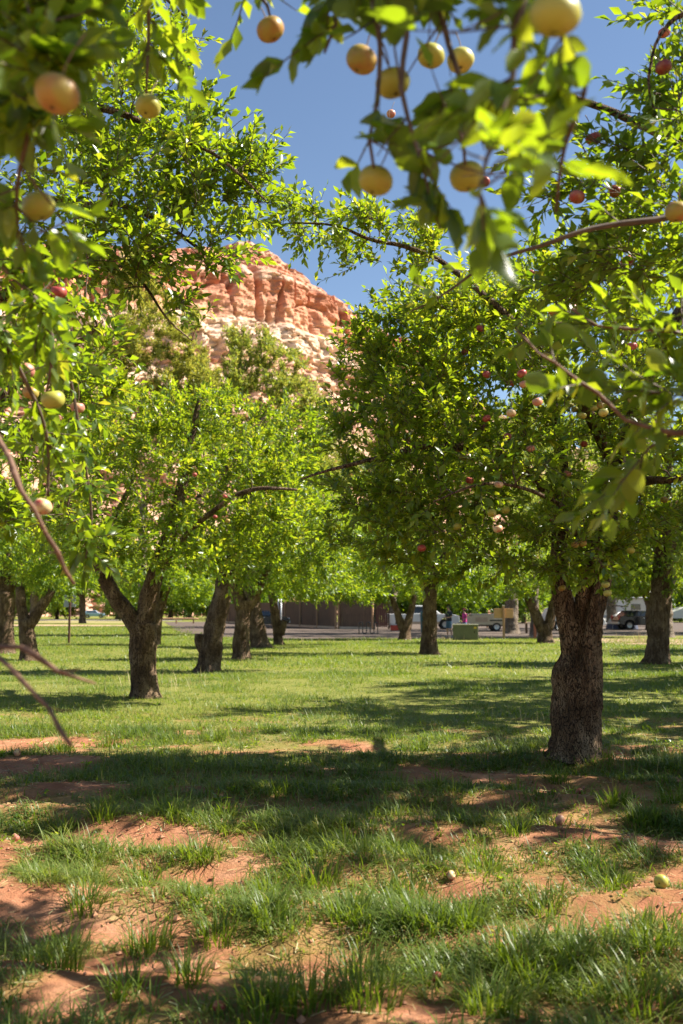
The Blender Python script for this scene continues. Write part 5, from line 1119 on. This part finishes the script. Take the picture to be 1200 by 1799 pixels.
# metal sign on the lawn, seen from behind
p = gpt(121, 1130); t = tag(empty('sign_post', (p[0], p[1], 0), 0), 'grey sign back on a dark steel post at the lawn edge', 'sign')
MB().box((0, 0, 1.1), (.09, .07, 2.25)).build('post', M['rust'], t); MB().box((-.02, .06, 1.95), (.56, .02, .56)).build('panel', M['grey'], t, bevel=.008)
# bollards and poles
for px, py, hh, ww, mm, lab in ((856, 1103, .52, .14, 'post', 'pale wooden bollard under the beige trailer'), (925, 1113, .72, .14, 'fence', 'dark wooden bollard right of the cottonwood trunk'), (940, 1121, .85, .13, 'cooler', 'reddish wooden bollard beside the V forked tree')):
    p = gpt(px, py); M.setdefault('redpost', mat('red_stained_post', (.36, .12, .06), .75, .2, 8, .2, stretch=(3, 3, .4)))
    t = tag(empty('bollard', (p[0], p[1], .01)), lab, 'bollard', 'wooden bollards'); MB().box((0, 0, hh/2-.05), (ww, ww, hh)).build('post', M['redpost' if mm == 'cooler' else mm], t, bevel=.012); MB().add([(-ww/2, -ww/2, hh-.05), (ww/2, -ww/2, hh-.05), (ww/2, ww/2, hh-.05), (-ww/2, ww/2, hh-.05), (0, 0, hh+.01)], [(0, 1, 4), (1, 2, 4), (2, 3, 4), (3, 0, 4)]).build('chamfered_top', M['post'], t)
p = at(491, 1080, 78); t = tag(empty('metal_pole', (p[0], p[1], .01)), 'grey twin metal pole standing before the long fence', 'pole')
for x in (-.1, .12): MB().cyl((x, 0, -.05), (x, 0, 2.4), .06).build('tube', M['steel'], t, smooth=True)
p = at(750, 1080, 68); t = tag(empty('rubbish_bin', (p[0], p[1], .015)), 'tall teal rubbish bin half hidden by the straight dark trunk', 'bin')
MB().prism([(-.4, 0), (.4, 0), (.44, 1.25), (-.44, 1.25)], -.4, .4).build('body', M['teal'], t, bevel=.03); MB().prism([(-.46, 1.26), (.46, 1.26), (.40, 1.42), (-.40, 1.42)], -.43, .43).build('lid', M['teal'], t, bevel=.03)
p = at(693, 1080, 76); t = tag(empty('cool_box', (p[0], p[1], .015)), 'red cool box on the gravel beside the pickup', 'cool box')
MB().box((0, 0, .2), (.6, .38, .4)).build('body', M['cooler'], t, bevel=.03); MB().box((0, 0, .44), (.63, .41, .08)).build('lid', M['white'], t, bevel=.02); MB().path([(-.31, 0, .3), (-.36, -.2, .46), (.36, -.2, .46), (.31, 0, .3)], .015, 6).build('handle', M['white'], t)
# picnic table and log rail by the road
p = at(310, 1080, 118); t = tag(empty('log_rail', (p[0], p[1], .02), .1), 'low reddish log rail beside the road beyond the lawn', 'rail')
MB().path([(-2.6, 0, .55), (0, .02, .58), (2.6, 0, .55)], .09, 8, .4).build('log', M['post'], t, smooth=True)
for x in (-2., 0, 2.): MB().cyl((x, 0, -.05), (x, 0, .52), .09).build('post', M['post'], t)

# ------------------------------------------------------------------ people
def person(label, loc, rz, height, shirt, lower, hairm, hat, pose):
    root = tag(empty('person', loc, rz), label, 'person'); k = height/1.75
    J = {'pelvis': (0, 0, .95), 'waist': (0, .01, 1.08), 'chest': (0, .0, 1.30), 'neck0': (0, -.01, 1.46), 'neck': (0, -.02, 1.53), 'jaw': (0, -.045, 1.585), 'head': (0, -.03, 1.655), 'crown': (0, -.02, 1.715), 'nose': (0, -.135, 1.635)}
    Rr = {'pelvis': (.155, .11), 'waist': (.135, .095), 'chest': (.155, .105), 'neck0': (.09, .07), 'neck': (.052, .052), 'jaw': (.06, .065), 'head': (.076, .092), 'crown': (.055, .065), 'nose': (.012, .012)}
    E = [('pelvis', 'waist'), ('waist', 'chest'), ('chest', 'neck0'), ('neck0', 'neck'), ('neck', 'jaw'), ('jaw', 'head'), ('head', 'crown'), ('head', 'nose')]
    for s, n in ((-1, 'l'), (1, 'r')):
        f = pose['feet'][s]
        for q, p, r in (('hip', (s*.09, 0, .88), .085), ('knee', (s*.10+f[0]*.5, f[1]*.4-.02, .49), .056), ('calf', (s*.105+f[0]*.7, f[1]*.7+.015, .36), .054), ('ankle', (s*.11+f[0], f[1]+.02, .09), .038), ('ball', (s*.115+f[0], f[1]-.10, .035), .036), ('toe', (s*.12+f[0], f[1]-.17, .03), .026),
                        ('shoulder', (s*.175, 0, 1.42), .058), ('elbow', pose['elbow'][s], .042), ('wrist', pose['wrist'][s], .028), ('palm', pose['palm'][s], .034)):
            J[q+n] = p; Rr[q+n] = (r, r)
        E += [('pelvis', 'hip'+n), ('hip'+n, 'knee'+n), ('knee'+n, 'calf'+n), ('calf'+n, 'ankle'+n), ('ankle'+n, 'ball'+n), ('ball'+n, 'toe'+n), ('neck0', 'shoulder'+n), ('shoulder'+n, 'elbow'+n), ('elbow'+n, 'wrist'+n), ('wrist'+n, 'palm'+n)]
        pw, pp_ = np.array(pose['wrist'][s]), np.array(pose['palm'][s]); dv = (pp_-pw)/np.linalg.norm(pp_-pw); sv_ = np.cross(dv, [0, 0, 1]); sv_ = sv_/max(np.linalg.norm(sv_), .1)
        for q, (off, ln) in enumerate(((-.03, .065), (-.01, .08), (.01, .075), (.03, .06))):
            J[f'f{q}a{n}'] = tuple(pp_+sv_*off+dv*.04); J[f'f{q}b{n}'] = tuple(pp_+sv_*off*1.1+dv*(.04+ln*.6)+np.array([0, 0, -.02]))
            Rr[f'f{q}a{n}'] = Rr[f'f{q}b{n}'] = (.009, .009); E += [('palm'+n, f'f{q}a{n}'), (f'f{q}a{n}', f'f{q}b{n}')]
        J['thumb'+n] = tuple(pp_+sv_*(-.055*s)+dv*.01); Rr['thumb'+n] = (.01, .01); E += [('palm'+n, 'thumb'+n)]
    names = list(J); me = bpy.data.meshes.new('body'); me.from_pydata([tuple(c*k for c in J[n]) for n in names], [(names.index(a), names.index(b)) for a, b in E], [])
    o = link('body', me, M['skin'], root); sk = o.modifiers.new('skin', 'SKIN'); sk.use_smooth_shade = True; sb = o.modifiers.new('subd', 'SUBSURF'); sb.levels = 1; sb.render_levels = 1
    for i, n in enumerate(names): me.skin_vertices[0].data[i].radius = tuple(r*k for r in Rr[n])
    me.skin_vertices[0].data[names.index('pelvis')].use_root = True
    def el(mb, rows, n=16):   # rows of (x, y, z, rx, ry)
        m = len(rows); V = [(x+rx*math.cos(a*2*PI/n), y+ry*math.sin(a*2*PI/n), z) for x, y, z, rx, ry in rows for a in range(n)]
        mb.add(np.array(V)*k, [(i*n+j, i*n+(j+1) % n, (i+1)*n+(j+1) % n, (i+1)*n+j) for i in range(m-1) for j in range(n)])
    mb = MB(); el(mb, [(0, 0, .90, .19, .14), (0, .005, 1.0, .185, .14), (0, .01, 1.12, .175, .13), (0, 0, 1.28, .195, .14), (0, 0, 1.38, .2, .13), (0, -.005, 1.45, .15, .10), (0, -.01, 1.49, .075, .07)])
    for s in (-1, 1):
        a, b = np.array(J['shoulder'+('l' if s < 0 else 'r')]), np.array(J['elbow'+('l' if s < 0 else 'r')]); mb.path([a*k, (a*.5+b*.5)*k, (a*.2+b*.8)*k], [.078*k, .07*k, .068*k], 12, .05)
    mb.build('shirt', M[shirt], root, smooth=True)
    mb = MB(); el(mb, [(0, 0, .80, .185, .13), (0, 0, .92, .185, .135), (0, 0, 1.0, .172, .13)])
    for s in (-1, 1):
        n = 'l' if s < 0 else 'r'; a, b = np.array(J['hip'+n]), np.array(J['knee'+n]); mb.path([a*k, (a*.5+b*.5)*k, (a*.05+b*.95)*k], [.105*k, .098*k, .095*k], 12, .05)
    mb.build('shorts', M[lower], root, smooth=True)
    for s in (-1, 1):
        n = 'l' if s < 0 else 'r'; a, t_ = np.array(J['ankle'+n]), np.array(J['toe'+n]); mb = MB(); mb.path([(a+[0, .05, -.04])*k, (a*.5+t_*.5+[0, 0, -.01])*k, (t_+[0, -.03, .005])*k], [.05*k, .052*k, .04*k], 10, .04).build('shoe', M['shoe'], root, smooth=True)
    mb = MB(); el(mb, [(0, .025, 1.60, .075, .075), (0, .02, 1.66, .092, .105), (0, .0, 1.71, .088, .10), (0, -.005, 1.755, .05, .06), (0, -.005, 1.765, .004, .004)]); mb.build('hair', M[hairm], root, smooth=True)
    if hat:
        mb = MB(); el(mb, [(0, -.02, 1.695, .15, .17), (0, -.02, 1.705, .10, .115), (0, -.02, 1.75, .095, .105), (0, -.02, 1.79, .06, .07), (0, -.02, 1.80, .004, .004)]); mb.build('hat', M[hat], root, smooth=True)
    for s in (-1, 1): MB().lathe([(.001, -.01), (.009, -.006), (.011, 0), (.009, .006), (.001, .01)], 8, 'y', (s*.03*k, -.118*k, 1.662*k)).build('eye', M['hair'], root)
    return root
p = gpt(789, 1121)
person('man in a navy t-shirt and blue denim shorts with hands held in front', (p[0], p[1], .03), -1.0, 1.74, 'navy', 'denim', 'hair', None,
       {'feet': {-1: (-.02, -.02), 1: (.02, .06)}, 'elbow': {-1: (-.25, -.02, 1.14), 1: (.25, -.02, 1.14)}, 'wrist': {-1: (-.13, -.24, 1.10), 1: (.13, -.24, 1.10)}, 'palm': {-1: (-.06, -.31, 1.11), 1: (.06, -.31, 1.11)}})
p = at(816, 1080, 57.5)
person('woman in a bright pink t-shirt and maroon hat standing behind the green cabinet', (p[0], p[1], .02), -1.3, 1.60, 'pink', 'denim', 'hair', 'maroon',
       {'feet': {-1: (0, 0), 1: (.0, .04)}, 'elbow': {-1: (-.24, .02, 1.14), 1: (.24, .02, 1.14)}, 'wrist': {-1: (-.2, -.2, 1.22), 1: (.2, -.14, 1.06)}, 'palm': {-1: (-.17, -.26, 1.28), 1: (.18, -.21, 1.04)}})
